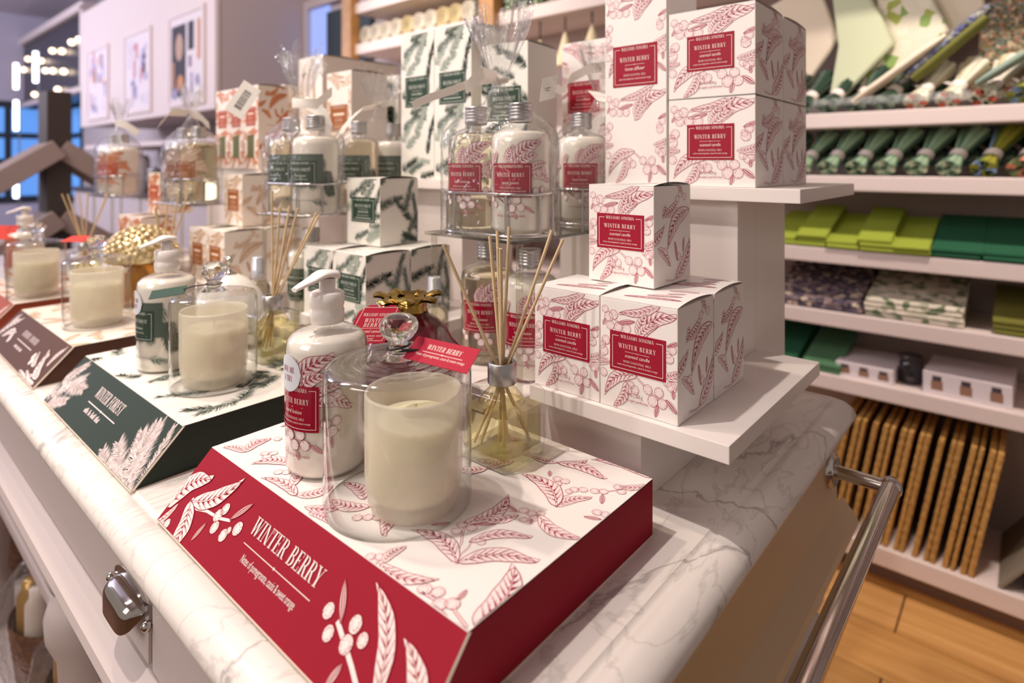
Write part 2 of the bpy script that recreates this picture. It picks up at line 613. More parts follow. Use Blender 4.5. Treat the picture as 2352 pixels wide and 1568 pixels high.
    def bud(s, x0, y0, x1, y1, w, L=0, fill=0, line=1, dark=2):
        s.e += 1
        dx, dy = x1 - x0, y1 - y0
        ln = math.hypot(dx, dy); vx, vy = -dy / ln, dx / ln
        n = 7
        def at(t, k):
            h = w * math.sin(pi * min(1, t * .96 + .02)) ** .8 * k
            return (x0 + dx * t + vx * h, y0 + dy * t + vy * h)
        ts = [i / n for i in range(n + 1)]
        s.strip([at(t, 1) for t in ts], [at(t, -1) for t in ts], fill, L)
        s.strip([at(t, .55) for t in ts], [at(t, .1) for t in ts], dark, L + 1)
        s.strip([at(t, -.2) for t in ts], [at(t, -.6) for t in ts], dark, L + 1)
        for k in (1, -1):
            s.stroke([at(t, k) for t in ts], ln * .03, line, L + 2)
    def berry(s, x, y, r, L=0, dots=34, fill=0, line=1, ry=None):
        s.e += 1
        s.disc(x, y, r, fill, L)
        for _ in range(dots):
            a = RN.uniform(0, 2 * pi); d = r * (RN.uniform(.2, 1) ** .45) * .95
            s.disc(x + d * math.cos(a) , y + d * math.sin(a), r * .075, line, L + 1, 3)
        s.ring(x, y, r, r * .075, line, L + 2)
    def stem(s, P, w, L=0, fill=0, line=1):
        s.e += 1
        s.stroke(P, w, line, L); s.stroke(P, w * .55, fill, L + 1)
    def pine(s, x0, y0, x1, y1, nl, m0=0, m1=1, n=70, L=0, w=None, spread=.55):
        s.e += 1
        dx, dy = x1 - x0, y1 - y0
        ln = math.hypot(dx, dy); a0 = math.atan2(dy, dx)
        w = w or ln * .012
        s.stroke([(x0, y0), (x1, y1)], w * 1.5, m1, L)
        for i in range(n):
            t = RN.uniform(0, 1); sd = 1 if i % 2 else -1
            x, y = x0 + dx * t, y0 + dy * t
            a = a0 + sd * (spread + RN.uniform(-.18, .25)) * (1.25 - .6 * t)
            l = nl * RN.uniform(.7, 1.1) * (1 - .35 * t * t)
            p, q = math.cos(a), math.sin(a)
            s.poly([(x - q * w / 2, y + p * w / 2), (x + q * w / 2, y - p * w / 2), (x + p * l, y + q * l)], m0 if RN.random() < .6 else m1, L + 1)
    def serif(s, txt, x, y, h, m, l, width=None, shear=0, tr=0.02):
        adv = 0; Q = []
        for ch in txt:
            g, a = glyph(ch)
            for q in g:
                Q.append([(p[0] + adv, p[1]) for p in q])
            adv += a + tr
        k = (width / adv) if width else h
        for q in Q:
            s.poly([(x + (p[0] - adv / 2) * k + shear * p[1] * h, y + p[1] * h) for p in q], m, l)
    def text(s, txt, x, y, h, m, l, width=None, shear=0, rot=0):
        Q = sans(txt)
        xs = [p[0] for q in Q for p in q]
        a, b = min(xs), max(xs)
        k = (width / (b - a)) if width else h
        cr, sr = math.cos(rot), math.sin(rot)
        for q in Q:
            o = []
            for p in q:
                u = (p[0] - (a + b) / 2) * k + shear * p[1] * h; v = p[1] * h
                o.append((x + u * cr - v * sr, y + u * sr + v * cr))
            s.poly(o, m, l)
    def emit(s, mb, fn, rect=None, base=0.00008):
        for p, m, l in s.q:
            if rect:
                p = clip(p, rect)
                if not p:
                    continue
            mb.face([fn(x, y, base + l * LH) for x, y in p], m)
    def mesh(s, name, mats, fn, rect=None, base=0.00008):
        mb = MB(); s.emit(mb, fn, rect, base)
        return mb.mesh(name, mats)

def fplane(O, U, V):
    O, U, V = Vector(O), Vector(U).normalized(), Vector(V).normalized()
    N = U.cross(V)
    return lambda x, y, h: O + U * x + V * y + N * h
def fcyl(R, a0=-pi / 2):
    return lambda x, y, h: ((R + h) * math.cos(a0 + x / R), (R + h) * math.sin(a0 + x / R), y)

# colours of the four scents
PAL = {
    'red':   dict(paper='f3ece8', fill='f3e1e0', line='a83450', dark='a01c3e', label='9c1430', card='93162a', txt='f2dfd6', w1='WINTER BERRY', nm='crimson'),
    'green': dict(paper='ece7df', fill='a3aca0', line='76827a', dark='4f5c53', label='2c4034', card='303b34', txt='d9ded2', w1='WINTER FOREST', nm='dark green'),
    'brown': dict(paper='eee4da', fill='e4cdb8', line='a67850', dark='96602f', label='9a5a2c', card='573a30', txt='f0dcc8', w1='', nm='tan'),
    'rust':  dict(paper='eee0d4', fill='d99468', line='b4552a', dark='b24a1c', label='b0451f', card='9c4a35', txt='f0d8c6', w1='', nm='rust'),
}
def pm(c):
    p = PAL[c]
    return [mat('print_fill_' + c, p['fill'], .45), mat('print_line_' + c, p['line'], .45), mat('print_dark_' + c, p['dark'], .45)]
def paper(c):
    return mat('carton_board_' + c, PAL[c]['paper'], .42)
def lm(c):
    return [mat('label_ink_' + c, PAL[c]['label'], .5, spec=.3), mat('label_text_' + c, PAL[c]['txt'], .5)]

# ------------------------------------------------------------------ the room
M_wall = mat('painted_wall', 'cfc3c4', .8)
M_white = mat('white_lacquer', 'ece3df', .32)
M_shelf = mat('shelf_laminate', 'ecdcd6', .4)
M_cab = mat('painted_cabinet', 'd5c8c6', .38)
M_cabend = mat('end_panel_floor_bounce', 'd3b794', .42)  # tan of the reflected wood floor put into the panel colour
M_chrome = mat('polished_nickel', 'cfc9c4', .12, 1)
M_steel = mat('brushed_aluminium', 'b9b7b8', .35, 1)
M_black = mat('black_cord', '17161a', .5)
M_oak = wood_mat('oak_planks', 'd6a263', 'b88446', 1.0, 14)
M_post = wood_mat('light_oak_post', 'cd9a5f', 'b98750', 9, 9)
M_marble = marble_mat()

fl = structure('floor', boxmesh('floor', -11, 2.5, -2.5, 2.5, -.05, -.004, mat('subfloor', '6a4526', .7)))
pk = [boxmesh('plank', -.62, .62, -.0925, .0925, 0, .004, M_oak, .0012) for _ in range(2)]
for r in range(8):
    for c in range(3):
        o = obj('plank', pk[0], fl, (-.9 + 1.245 * c + (.5 * (r % 2)), .86 + r * .187, -.004))
structure('wall_back', boxmesh('wall_back', -11, 2.5, 2.42, 2.5, 0, 3.4, M_wall))
structure('ceiling', boxmesh('ceiling', -11, 2.5, -2.5, 2.5, 3.4, 3.45, mat('ceiling_paint', 'd6d0dc', .9)))
structure('wall_far', boxmesh('wall_far', -11.1, -11, -2.5, 2.5, 0, 3.4, mat('far_wall_paint', 'c3bfd2', .85)))
# recessed window beside the wooden post
w1 = structure('window_1', None)
w1.empty_display_size = .1
for nm, b in (('window_frame', (-4.12, -4.06, 2.36, 2.42, 1.95, 2.46)), ('window_frame', (-4.06, -3.3, 2.36, 2.42, 2.40, 2.46))):
    obj(nm, boxmesh(nm, *b, M_wall, .004), w1)
obj('window_pane', boxmesh('window_pane', -4.06, -3.82, 2.40, 2.415, 1.95, 2.40, mat('daylit_pane', '8fa6e6', .3, emit='93a9ee', estr=.75)), w1)
obj('window_blind', boxmesh('window_blind', -3.82, -3.3, 2.38, 2.415, 1.95, 2.34, mat('dark_blind', '3a4650', .6)), w1)

# ------------------------------------------------------------------ marble worktop and counter
def rounded_rect(x0, x1, y0, y1, r, n=6):
    P = []
    for cx, cy, a in ((x1 - r, y0 + r, -90), (x1 - r, y1 - r, 0), (x0 + r, y1 - r, 90), (x0 + r, y0 + r, 180)):
        for i in range(n + 1):
            t = math.radians(a + 90 * i / n)
            P.append((cx + r * math.cos(t), cy + r * math.sin(t)))
    return P
mb = MB()
rows = []
for ins, z in ((.036, .920), (.034, .9178), (.030, .9170), (.028, .9186), (.018, .9172), (.009, .9130), (.003, .9070), (0, .8995), (.002, .893), (.008, .8893), (.03, .888)):
    rows.append([(x, y, z) for x, y in rounded_rect(-2.9 + ins, -.188 - ins, .178 + ins, .985 - ins, max(.024 - ins * .4, .006))])
mb.grid(rows, 0, True, True, True)
mb.face(rows[0], 0); mb.face(rows[-1][::-1], 0)
thing('marble_worktop', 'white veined marble worktop with moulded edge under all the gift displays', 'worktop', me=mb.mesh('marble_worktop', [M_marble]))

ctr = thing('display_counter', 'pale painted island counter with turned legs carrying the marble top', 'counter', (-1.7, .58, 0))
def cpart(name, me, parent=None, label=None):
    o = obj(name, me, parent or ctr, label=label)
    if parent is None or parent is ctr:
        o.location = (1.7, -.58, 0)
    return o
cpart('apron', boxmesh('apron', -2.85, -.225, .222, .955, .752, .8875, M_cab))
cpart('end_panel', boxmesh('end_panel', -.226, -.212, .21, .962, .757, .887, M_cabend, .002), label='end panel coloured by the warm reflection of the floor')
mb = MB()
prof = [(0, 0), (.012, .002), (.02, .012), (.018, .022), (.006, .036), (0, .045)]
fr = [[(x, .2 - dy, .741 + z) for dy, z in prof] for x in (-2.85, -.2)]
for i in range(len(prof) - 1):
    mb.face([fr[0][i], fr[1][i], fr[1][i + 1], fr[0][i + 1]])
mb.face(fr[1]); mb.box(-2.85, -.212, .2, .24, .741, .786)
cpart('front_moulding', mb.mesh('front_moulding', [M_cab]))
mb = MB()
fr = [[(-.212 + dy * 1.1, y, .722 + z) for dy, z in prof] for y in (.18, .99)]
for i in range(len(prof) - 1):
    mb.face([fr[0][i], fr[1][i], fr[1][i + 1], fr[0][i + 1]])
mb.face(fr[1]); mb.face(fr[0][::-1]); mb.box(-.25, -.212, .2, .975, .722, .767)
cpart('end_moulding', mb.mesh('end_moulding', [M_cabend]))
def cup_pull():
    mb = MB()
    w, h, dp = .041, .030, .022
    rows = []
    for i in range(25):
        t = -1 + 2 * i / 24
        k = max(0.0, 1 - abs(t) ** 5) ** .42
        prof = [(-dp * k * math.sin(a), .003 + .0155 * k * math.cos(a)) for a in [pi / 2 * j / 7 for j in range(8)]]
        prof += [(-dp * k, .003 - .017 * k * j / 3) for j in range(1, 4)]
        rows.append([(w * t, y, z) for y, z in prof])
    mb.grid(rows, 0, True)
    for z in (.0,):
        pts = [(w * 1.2 * math.cos(a) , -.0015, .012 + .016 * math.sin(a)) for a in [2 * pi * k / 24 for k in range(24)]]
        mb.prism([(p[0], p[2]) for p in pts], lambda x, y, hh: (x, -hh, y), 0, .003)
    for sx in (-1, 1):
        mb.lathe([(.0001, -.004), (.004, -.003), (.0055, .001), (.004, .005), (.0001, .0065)], 12, sx * .056, -.004)
    return mb.mesh('cup_handle', [M_chrome])
dm = boxmesh('drawer', -.441, .441, -.006, .016, .790, .886, M_cab, .0025)
for k, cx in enumerate((-1.062, -1.950)):
    d = obj('drawer', dm, ctr, (cx + 1.7, .206 - .58, 0))
    for dx in (-.37, .398):
        obj('cup_handle', cached('cup', cup_pull), d, (dx, -.006, .832), label='shiny metal bin handle').scale = (.9, .9, .9)
cpart('fixed_front_panel', boxmesh('fixed_front_panel', -.612, -.225, .2, .222, .790, .886, M_cab, .0025))
lp = [(.062, .742), (.060, .716), (.054, .712), (.030, .704), (.030, .698), (.046, .688), (.056, .672), (.058, .655), (.052, .638), (.042, .632), (.042, .627), (.054, .616), (.060, .595), (.058, .565), (.044, .53), (.04, .45), (.036, .34), (.033, .27), (.04, .255), (.045, .24), (.045, .16), (.034, .12), (.04, .06), (.03, 0)]
lm_ = lathemesh('leg', lp, M_cab, 28)
for x in (-.275, -1.07, -1.9, -2.78):
    for y in (.27, .905):
        obj('leg', lm_, ctr, (x + 1.7, y - .58, 0))
cpart('middle_shelf', boxmesh('middle_shelf', -2.82, -.33, .262, .93, .478, .502, M_cab, .004))
cpart('bottom_shelf', boxmesh('bottom_shelf', -2.82, -.33, .20, .95, .125, .152, M_cab, .004))
# hand rail on the end
rail = MB(); rail.tube([(-.14, -.2, .832), (-.14, .92, .832)], .0108, 20)
rail = cpart('towel_rail', rail.mesh('towel_rail', [M_chrome]), label='polished metal rail along the counter end')
for y in (.92, -.0):
    mb = MB(); mb.tube([(-.212, y, .832), (-.146, y, .832)], .0088, 16)
    obj('rail_post', mb.mesh('rail_post', [M_chrome]), rail)
    mb = MB(); mb.tube([(-.213, y, .832), (-.207, y, .832), (-.2065, y, .832), (-.203, y, .832)], .024, 24, taper=lambda t: 1 if t < .4 else .8)
    obj('rail_flange', mb.mesh('rail_flange', [M_chrome]), rail)
mb = MB()
mb.lathe([(.0001, -.013), (.008, -.0115), (.0125, -.006), (.0135, 0), (.0125, .006), (.008, .0115), (.0001, .013)], 20)
obj('rail_end_cap', mb.mesh('rail_end_cap', [M_chrome]), rail, (-.14, .922, .832))

# ------------------------------------------------------------------ wall shelving with wooden posts
wsh = thing('wall_shelving', 'long white wall shelving behind the counter filled with linens', 'shelving', (-1.2, 2.25, 0))
def wpart(name, me, label=None):
    return obj(name, me, wsh, (1.2, -2.25, 0), label=label)
wpart('back_panel', boxmesh('back_panel', -3.1, 1.2, 2.385, 2.41, .05, 3.0, mat('shelf_back_paint', 'b3a29c', .7)))
SH = (.597, .795, .992, 1.220, 1.416)
for z in SH:
    wpart('shelf_board', boxmesh('shelf_board', -1.93, 1.2, 2.07, 2.385, z - .047, z, M_shelf, .004))
wpart('shelf_board', boxmesh('shelf_board', -1.93, 1.2, 2.05, 2.385, .070, .124, M_shelf, .004), 'bottom board just above the floor')
for z, x0, x1 in ((1.960, -3.02, 1.2), (2.20, -3.02, 1.2), (1.62, -3.02, -1.93), (1.3, -3.02, -1.93), (.9, -3.02, -1.93)):
    wpart('shelf_board', boxmesh('shelf_board', x0, x1, 2.07, 2.385, z - .06, z, M_shelf, .004))
for x in (-3.06, -1.925):
    wpart('upright_post', boxmesh('upright_post', x - .046, x + .046, 2.035, 2.10, .0, 3.0, M_post, .003), 'light oak upright post')
wpart('plinth', boxmesh('plinth', -1.9, 1.2, 2.12, 2.16, 0, .07, mat('plinth_paint', '8f7a70', .7)))

# ------------------------------------------------------------------ cartons
def front_print(c, w, h, det=2):
    P = Pr()
    X = lambda x: (x - .5) * w
    Z = lambda y: (1 - y) * h
    def lf(a, b, cc, d, hw, bd=.1, dt=None, nv=6): P.leaf(X(a), Z(b), X(cc), Z(d), hw * w, bd, dt if dt is not None else det, nv=nv)
    def by(x, y, r=.055): P.berry(X(x), Z(y), r * w, dots=26 if det > 1 else 6)
    def bd_(a, b, cc, d, hw=.022): P.bud(X(a), Z(b), X(cc), Z(d), hw * w)
    if c in ('red', 'brown', 'rust'):
        k = 1
        P.stem([(X(.03), Z(.13)), (X(.2), Z(.2)), (X(.36), Z(.25))], .02 * w)
        P.stem([(X(.5), Z(.68)), (X(.64), Z(.76)), (X(.82), Z(.84))], .024 * w)
        lf(.80, .0, .27, .125, .07, .08, nv=7)
        lf(.52, .34, .62, .10, .085, .1)
        lf(.5, .35, .76, .18, .07, .16)
        lf(.52, .345, .985, .09, .135, .2, nv=7)
        bd_(.24, .225, .47, .185, .028); bd_(.04, .265, .075, .2)
        for b in ((.07, .115, .045), (.185, .155, .058), (.12, .18, .06), (.14, .255, .055), (.25, .26, .055), (.36, .26, .058)): by(*b)
        lf(.84, .62, 1.13, .44, .075, -.16); lf(.8, .6, 1.05, .52, .05, -.1)
        bd_(.87, .345, 1.03, .29, .024)
        for b in ((.935, .365, .05), (.885, .41, .04), (.90, .445, .055), (.87, .655, .045), (.98, .65, .055), (.93, .68, .06)): by(*b)
        bd_(.95, .78, .945, .70, .026)
        for b in ((.08, .40, .055), (.03, .45, .045), (.05, .50, .06), (.05, .70, .05), (.05, .43, .03)): by(*b)
        lf(.14, .585, -.05, .54, .04, .1); lf(.14, .6, -.05, .66, .04, -.1)
        lf(.50, .66, .07, .88, .10, -.18, nv=7)
        lf(.36, .73, .19, .985, .075, .14)
        for b in ((.42, .755, .045), (.385, .80, .052), (.47, .79, .052), (.635, .755, .056), (.775, .755, .056), (.70, .845, .064), (.815, .845, .058)): by(*b)
        bd_(.86, .80, .99, .895, .032); bd_(.76, .86, .73, .975, .026)
    else:
        nt_ = int(7 * max(1, h / w))
        for i in range(nt_):
            x, y = RN.uniform(-.1, .75), (i + RN.uniform(0, 1)) / nt_
            a = RN.uniform(-.2, 1.1)
            l = RN.uniform(.35, .6) * w
            P.pine(X(x), Z(y), X(x) + l * math.cos(a), Z(y) + l * math.sin(a), .15 * w, 0, i % 2, 170, w=.010 * w, spread=.75)
        for x, y, a in ((.80, .66, 1.35), (.86, .40, 1.1), (.08, .30, .5), (.25, .92, .4)):
            P.pine(X(x), Z(y), X(x) + .42 * w * math.cos(a), Z(y) + .42 * w * math.sin(a), .13 * w, 1, 2, 150, w=.010 * w, spread=.7)
    return P

def side_print(c, w, h, det=2):
    P = Pr()
    X = lambda x: (x - .5) * w
    Z = lambda y: (1 - y) * h
    if c == 'green':
        for (a, b, cc, d) in ((-.05, .42, .55, .30), (.62, .52, .84, .06), (.95, .78, .36, .30), (1.05, 1.05, .86, .25), (.5, 1.1, 1.0, .55), (-.02, .1, .12, -.1), (.98, 1.0, .6, .85)):
            P.pine(X(a), Z(b), X(cc), Z(d), .16 * w, 1, 2, 220, w=.011 * w, spread=.75)
    else:
        P.leaf(X(.3), Z(.2), X(.22), Z(.32), .09 * w, .2, det, nv=4)
        P.leaf(X(.95), Z(.26), X(.36), Z(.60), .15 * w, -.15, det, nv=8)
        P.leaf(X(.62), Z(.18), X(.25), Z(.3), .1 * w, .1, det)
        P.leaf(X(.1), Z(.62), X(.42), Z(.82), .09 * w, .1, det)
        P.leaf(X(-.2), Z(.52), X(.26), Z(.42), .11 * w, -.16, det)
        P.leaf(X(.58), Z(.95), X(.98), Z(.60), .13 * w, -.1, det, nv=7)
        P.leaf(X(.6), Z(-.02), X(.75), Z(.1), .06 * w, .1, det, nv=4)
        P.bud(X(.62), Z(.78), X(.55), Z(.58), .03 * w); P.bud(X(.78), Z(.7), X(.8), Z(.55), .025 * w)
        P.stem([(X(.3), Z(.95)), (X(.5), Z(.97)), (X(.75), Z(.93))], .02 * w)
        for b in ((.7, .1), (.82, .13), (.62, .15), (.3, .66), (.66, .74), (.72, .78)):
            P.berry(X(b[0]), Z(b[1]), .05 * w, dots=16)
    return P

def label_print(c, w, h, kind):
    """cream lettering and frame on the ink panel, centred on 0,0"""
    p = PAL[c]
    P = Pr()
    P.rect(-w / 2, -h / 2, w / 2, h / 2, 0, 0, 8)
    m = w * .045
    x0, x1, y0, y1 = -w / 2 + m, w / 2 - m, -h / 2 + m * 1.0, h / 2 - m * 1.5
    t = w * .009
    P.rect(x0, y0, x1, y0 + t, 1, 1, 6); P.rect(x0, y0, x0 + t, y1, 1, 1); P.rect(x1 - t, y0, x1, y1, 1, 1)
    P.rect(x0, y1 - t, x0 + w * .12, y1, 1, 1); P.rect(x1 - w * .12, y1 - t, x1, y1, 1, 1)
    P.serif('WILLIAMS SONOMA', 0, y1 - h * .045, h * .085, 1, 1, w * .60)
    if p['w1']:
        P.serif(p['w1'], 0, h * .10, h * .115, 1, 1, w * .68, tr=.12)
    else:
        P.rect(-w * .3, h * .1, w * .3, h * .19, 1, 1)
    P.rect(-w * .22, h * .02, w * .22, h * .028, 1, 1); P.disc(0, h * .024, h * .014, 1, 1, 6)
    P.text(kind, 0, -h * .115, h * .085, 1, 1, min(w * .44, w * .036 * len(kind)), shear=.22)
    P.serif('WITH ESSENTIAL OILS', 0, -h * .25, h * .052, 1, 1, w * .5, tr=.1)
    if c == 'red':
        P.text('notes of pomegranate, cassis & sweet orange', 0, -h * .335, h * .045, 1, 1, w * .72)
    else:
        P.rect(-w * .33, -h * .345, w * .33, -h * .325, 1, 1)
    return P

BOXK = {'small': (.083, .0815, .108), 'cube': (.110, .104, .1105), 'tall': (.093, .093, .269), 'mid': (.092, .092, .224), 'slim': (.0715, .072, .19), 'blank': (.115, .118, .305)}
def carton_meshes(c, kind, det):
    w, d, h = BOXK[kind]
    out = {}
    mb = MB(); mb.box(-w / 2, w / 2, -d / 2, d / 2, 0, h - .0012, 0, .0009)
    out['carton'] = mb.mesh('carton', [paper(c)])
    mb = MB()
    rows = []
    for j in range(9):
        v = j / 8
        rows.append([(-w / 2 + w * u, -d / 2 + d * v, h - .0004 + .0034 * (max(0, u - .35) / .65) ** 2 * math.sin(pi * v) ** .8) for u in [i / 8 for i in range(9)]])
    mb.grid(rows, 0, True)
    mb.grid([[(x, y, z - .0007) for x, y, z in r] for r in rows], 0, True, flip=True)
    mb.face([rows[0][i] for i in (0, 8)] + [(w / 2, -d / 2, h - .0012), (-w / 2, -d / 2, h - .0012)])
    out['lid'] = mb.mesh('lid', [paper(c)])
    if kind == 'blank':
        P = Pr()
        for i in range(3):
            P.leaf((-.3 + i * .25) * w, h * .6, (-.2 + i * .25) * w, h * .95, .08 * w, .1, 1)
        out['leaf_print'] = P.mesh('leaf_print', pm(c), fplane((0, -d / 2, 0), (1, 0, 0), (0, 0, 1)), (-w / 2, 0, w / 2, h))
        return out
    mb = MB()
    F = front_print(c, w, h if h < .15 else h, det) if h < .15 else None
    if F is None:
        F = front_print(c, w, w * 1.3, det)
        for q in list(F.q):
            F.q.append(([(x * -1 if kind != 'tall' else x, y + w * 1.32) for x, y in q[0]], q[1], q[2]))
        sc = h / (w * 2.62)
        F.q = [([(x, y * sc) for x, y in q[0]], q[1], q[2]) for q in F.q]
    if kind == 'slim':
        F.q = [q for q in F.q if True]
    fr = fplane((0, -d / 2, 0), (1, 0, 0), (0, 0, 1))
    F.emit(mb, fr, (-w / 2 + .0006, .001, w / 2 - .0006, h - .0015))
    sd = fplane((w / 2, 0, 0), (0, 1, 0), (0, 0, 1))
    Sd = side_print(c, d, h if h < .15 else h * .55, det)
    if h > .15:
        Sd.q += [([(x, y + h * .5) for x, y in q[0]], q[1], q[2]) for q in list(Sd.q)]
    if kind not in ('tall', 'mid') or c == 'rust':
        Sd.emit(mb, sd, (-d / 2 + .0006, .001, d / 2 - .0006, h - .0015))
    out['leaf_print'] = mb.mesh('leaf_print', pm(c))
    # top print follows the lifted lid
    T = Pr()
    for a in range(4):
        T.leaf(RN.uniform(-.3, .1) * w, (-.3 + .2 * a) * d, RN.uniform(.2, .45) * w, (-.25 + .2 * a) * d, .07 * w, .1, 1 if c != 'green' else 1)
    if c == 'green':
        T.q = []
        for a in range(4):
            T.pine(-.5 * w, (-.35 + .25 * a) * d, RN.uniform(-.2, .1) * w, (-.3 + .22 * a) * d, .12 * w, 0, 1, 40)
    def ft(x, y, hh):
        u = x / w + .5; v = min(1, max(0, y / d + .5))
        return (x, y, h - .0004 + .0034 * (max(0, u - .35) / .65) ** 2 * math.sin(pi * v) ** .8 + hh)
    out['lid_print'] = T.mesh('leaf_print', pm(c), ft, (-w / 2, -d / 2, w / 2, d / 2), base=.0002)
    if kind == 'slim':
        lw, lh, ly = w * .66, w * .6, h * .63
    elif h > .15:
        lw, lh, ly = w * .72, w * .60, h * (.60 if kind == 'tall' else .56)
    elif c in ('brown',):
        lw, lh, ly = w * .62, h * .42, h * .50
    elif c == 'green':
        lw, lh, ly = w * .70, h * .37, h * .525
    else:
        lw, lh, ly = (w * .72, h * .355, h * .525) if kind == 'small' else (w * .545, h * .40, h * .50)
    K = {'small': 'scented candle', 'cube': 'scented candle', 'tall': 'home diffuser', 'mid': 'home diffuser', 'slim': 'diffuser oil'}[kind]
    L = label_print(c, lw, lh, K)
    full = lm(c)
    back = Pr(); back.q = [q for q in L.q if q[1] == 0]
    inkp = Pr(); inkp.q = [(q[0], 0, q[2]) for q in L.q if q[1] == 1]
    flb = fplane((0, -d / 2, ly), (1, 0, 0), (0, 0, 1))
    mb = MB(); mb.box(-lw / 2, lw / 2, -d / 2 - .00055, -d / 2 + .0001, ly - lh / 2, ly + lh / 2)
    out['label'] = mb.mesh('label', [full[0]])
    out['lettering'] = inkp.mesh('lettering', [full[1]], flb, base=.0006)
    if c == 'red' and kind in ('small', 'cube'):
        Q = Pr()
        Q.text('9 oz | 255 g' if kind == 'small' else '22 oz | 624 g', -.03 * w, h * .145, h * .030, 0, 0, w * .2)
        Q.text('bougie parfumée', -.0 * w, h * .10, h * .022, 0, 0, w * .28, shear=.2)
        out['weight_lettering'] = Q.mesh('weight_lettering', [pm(c)[1]], fr, base=.0009)
    return out

def carton(c, kind, label, x, y, z, rz=0, group=None, det=2):
    w, d, h = BOXK[kind]
    K = cached(('carton', c, kind, det), lambda: carton_meshes(c, kind, det))
    nm = {'small': 'candle_box', 'cube': 'large_candle_box', 'tall': 'diffuser_box', 'mid': 'diffuser_box', 'slim': 'oil_box', 'blank': 'gift_box'}[kind]
    t = thing(nm, label, 'box', (x, y, z), rz, group)
    obj('carton', K['carton'], t); ld = obj('lid', K['lid'], t)
    obj('leaf_print', K['leaf_print'], t)
    if 'lid_print' in K:
        obj('leaf_print', K['lid_print'], ld)
    if 'label' in K:
        l = obj('label', K['label'], t, label='%s label panel' % PAL[c]['nm'])
        obj('lettering', K['lettering'], l)
    if 'weight_lettering' in K:
        obj('weight_lettering', K['weight_lettering'], t)
    if kind == 'slim':
        obj('window_cutout', cached('slimwin' + c, lambda: boxmesh('window_cutout', -.016, .016, -d / 2 - .0005, -d / 2 + .0002, .025, .078, mat('olive_glass', '5c5a14', .5))), t, label='olive green bottle showing through a cutout')
    return t

# ------------------------------------------------------------------ sloping display risers
RW, RD, RH, RS = .365, .236, .051, .050
def riser_meshes(c):
    col = PAL[c]
    M_card = mat('riser_card_' + c, col['card'], .6, spec=.15)
    M_edge = mat('card_edge', 'e6d6c4', .6)
    mb = MB()
    A = [(0, -RS, .0008), (RW, -RS, .0008), (RW, 0, RH), (0, 0, RH)]
    mb.face(A, 0)
    mb.face([(RW, -RS + .004, .0008), (RW, RD, .0008), (RW, RD, RH), (RW, 0.001, RH)], 0)
    mb.face([(0, RD, .0008), (0, -RS, .0008), (0, 0, RH), (0, RD, RH)], 0)
    mb.face([(RW, RD, .0008), (0, RD, .0008), (0, RD, RH), (RW, RD, RH)], 0)
    mb.box(-.0006, RW + .0006, -RS - .0006, RD, 0, .0009, 1)
    # flap edge standing slightly proud at the right front fold
    mb.face([(RW, -RS, .0008), (RW + .0012, -RS + .003, .0008), (RW + .0012, .002, RH), (RW, 0, RH)], 1)
    out = {'body': mb.mesh('body', [M_card, M_edge])}
    out['top'] = boxmesh('top_panel', 0, RW, 0, RD, RH - .0008, RH + .0004, paper(c))
    return out

def riser(c, label, x, front, top, text=None):
    K = riser_meshes(c)
    t = thing('display_riser', label, 'display stand', (x, .259, .92))
    obj('body', K['body'], t, label='%s card body' % PAL[c]['nm'])
    tp = obj('top_panel', K['top'], t, label='white printed top')
    P = Pr(); top(P)
    obj('leaf_print', P.mesh('leaf_print', pm(c), lambda X, Y, h: (X, Y, RH + .0004 + h), (.0005, .0005, RW - .0005, RD)), tp)
    fp = fplane((0, -RS, .0008), (1, 0, 0), (0, RS, RH))
    M_ink = mat('white_ink', 'eedcd8' if c == 'red' else 'd9d5cf', .5)
    M_card = mat('riser_card_' + c, PAL[c]['card'], .55, spec=.25)
    P = Pr(); front(P)
    obj('front_print', P.mesh('front_print', [M_ink, M_card, M_card], fp, (.0005, .0005, RW - .0005, .0708)), t)
    if text:
        P = Pr(); text(P)
        obj('lettering', P.mesh('lettering', [M_ink], fp, base=.0002), t)
    return t

def mm(f):
    return lambda *a: f(*[v / 1000 if isinstance(v, (int, float)) else v for v in a])

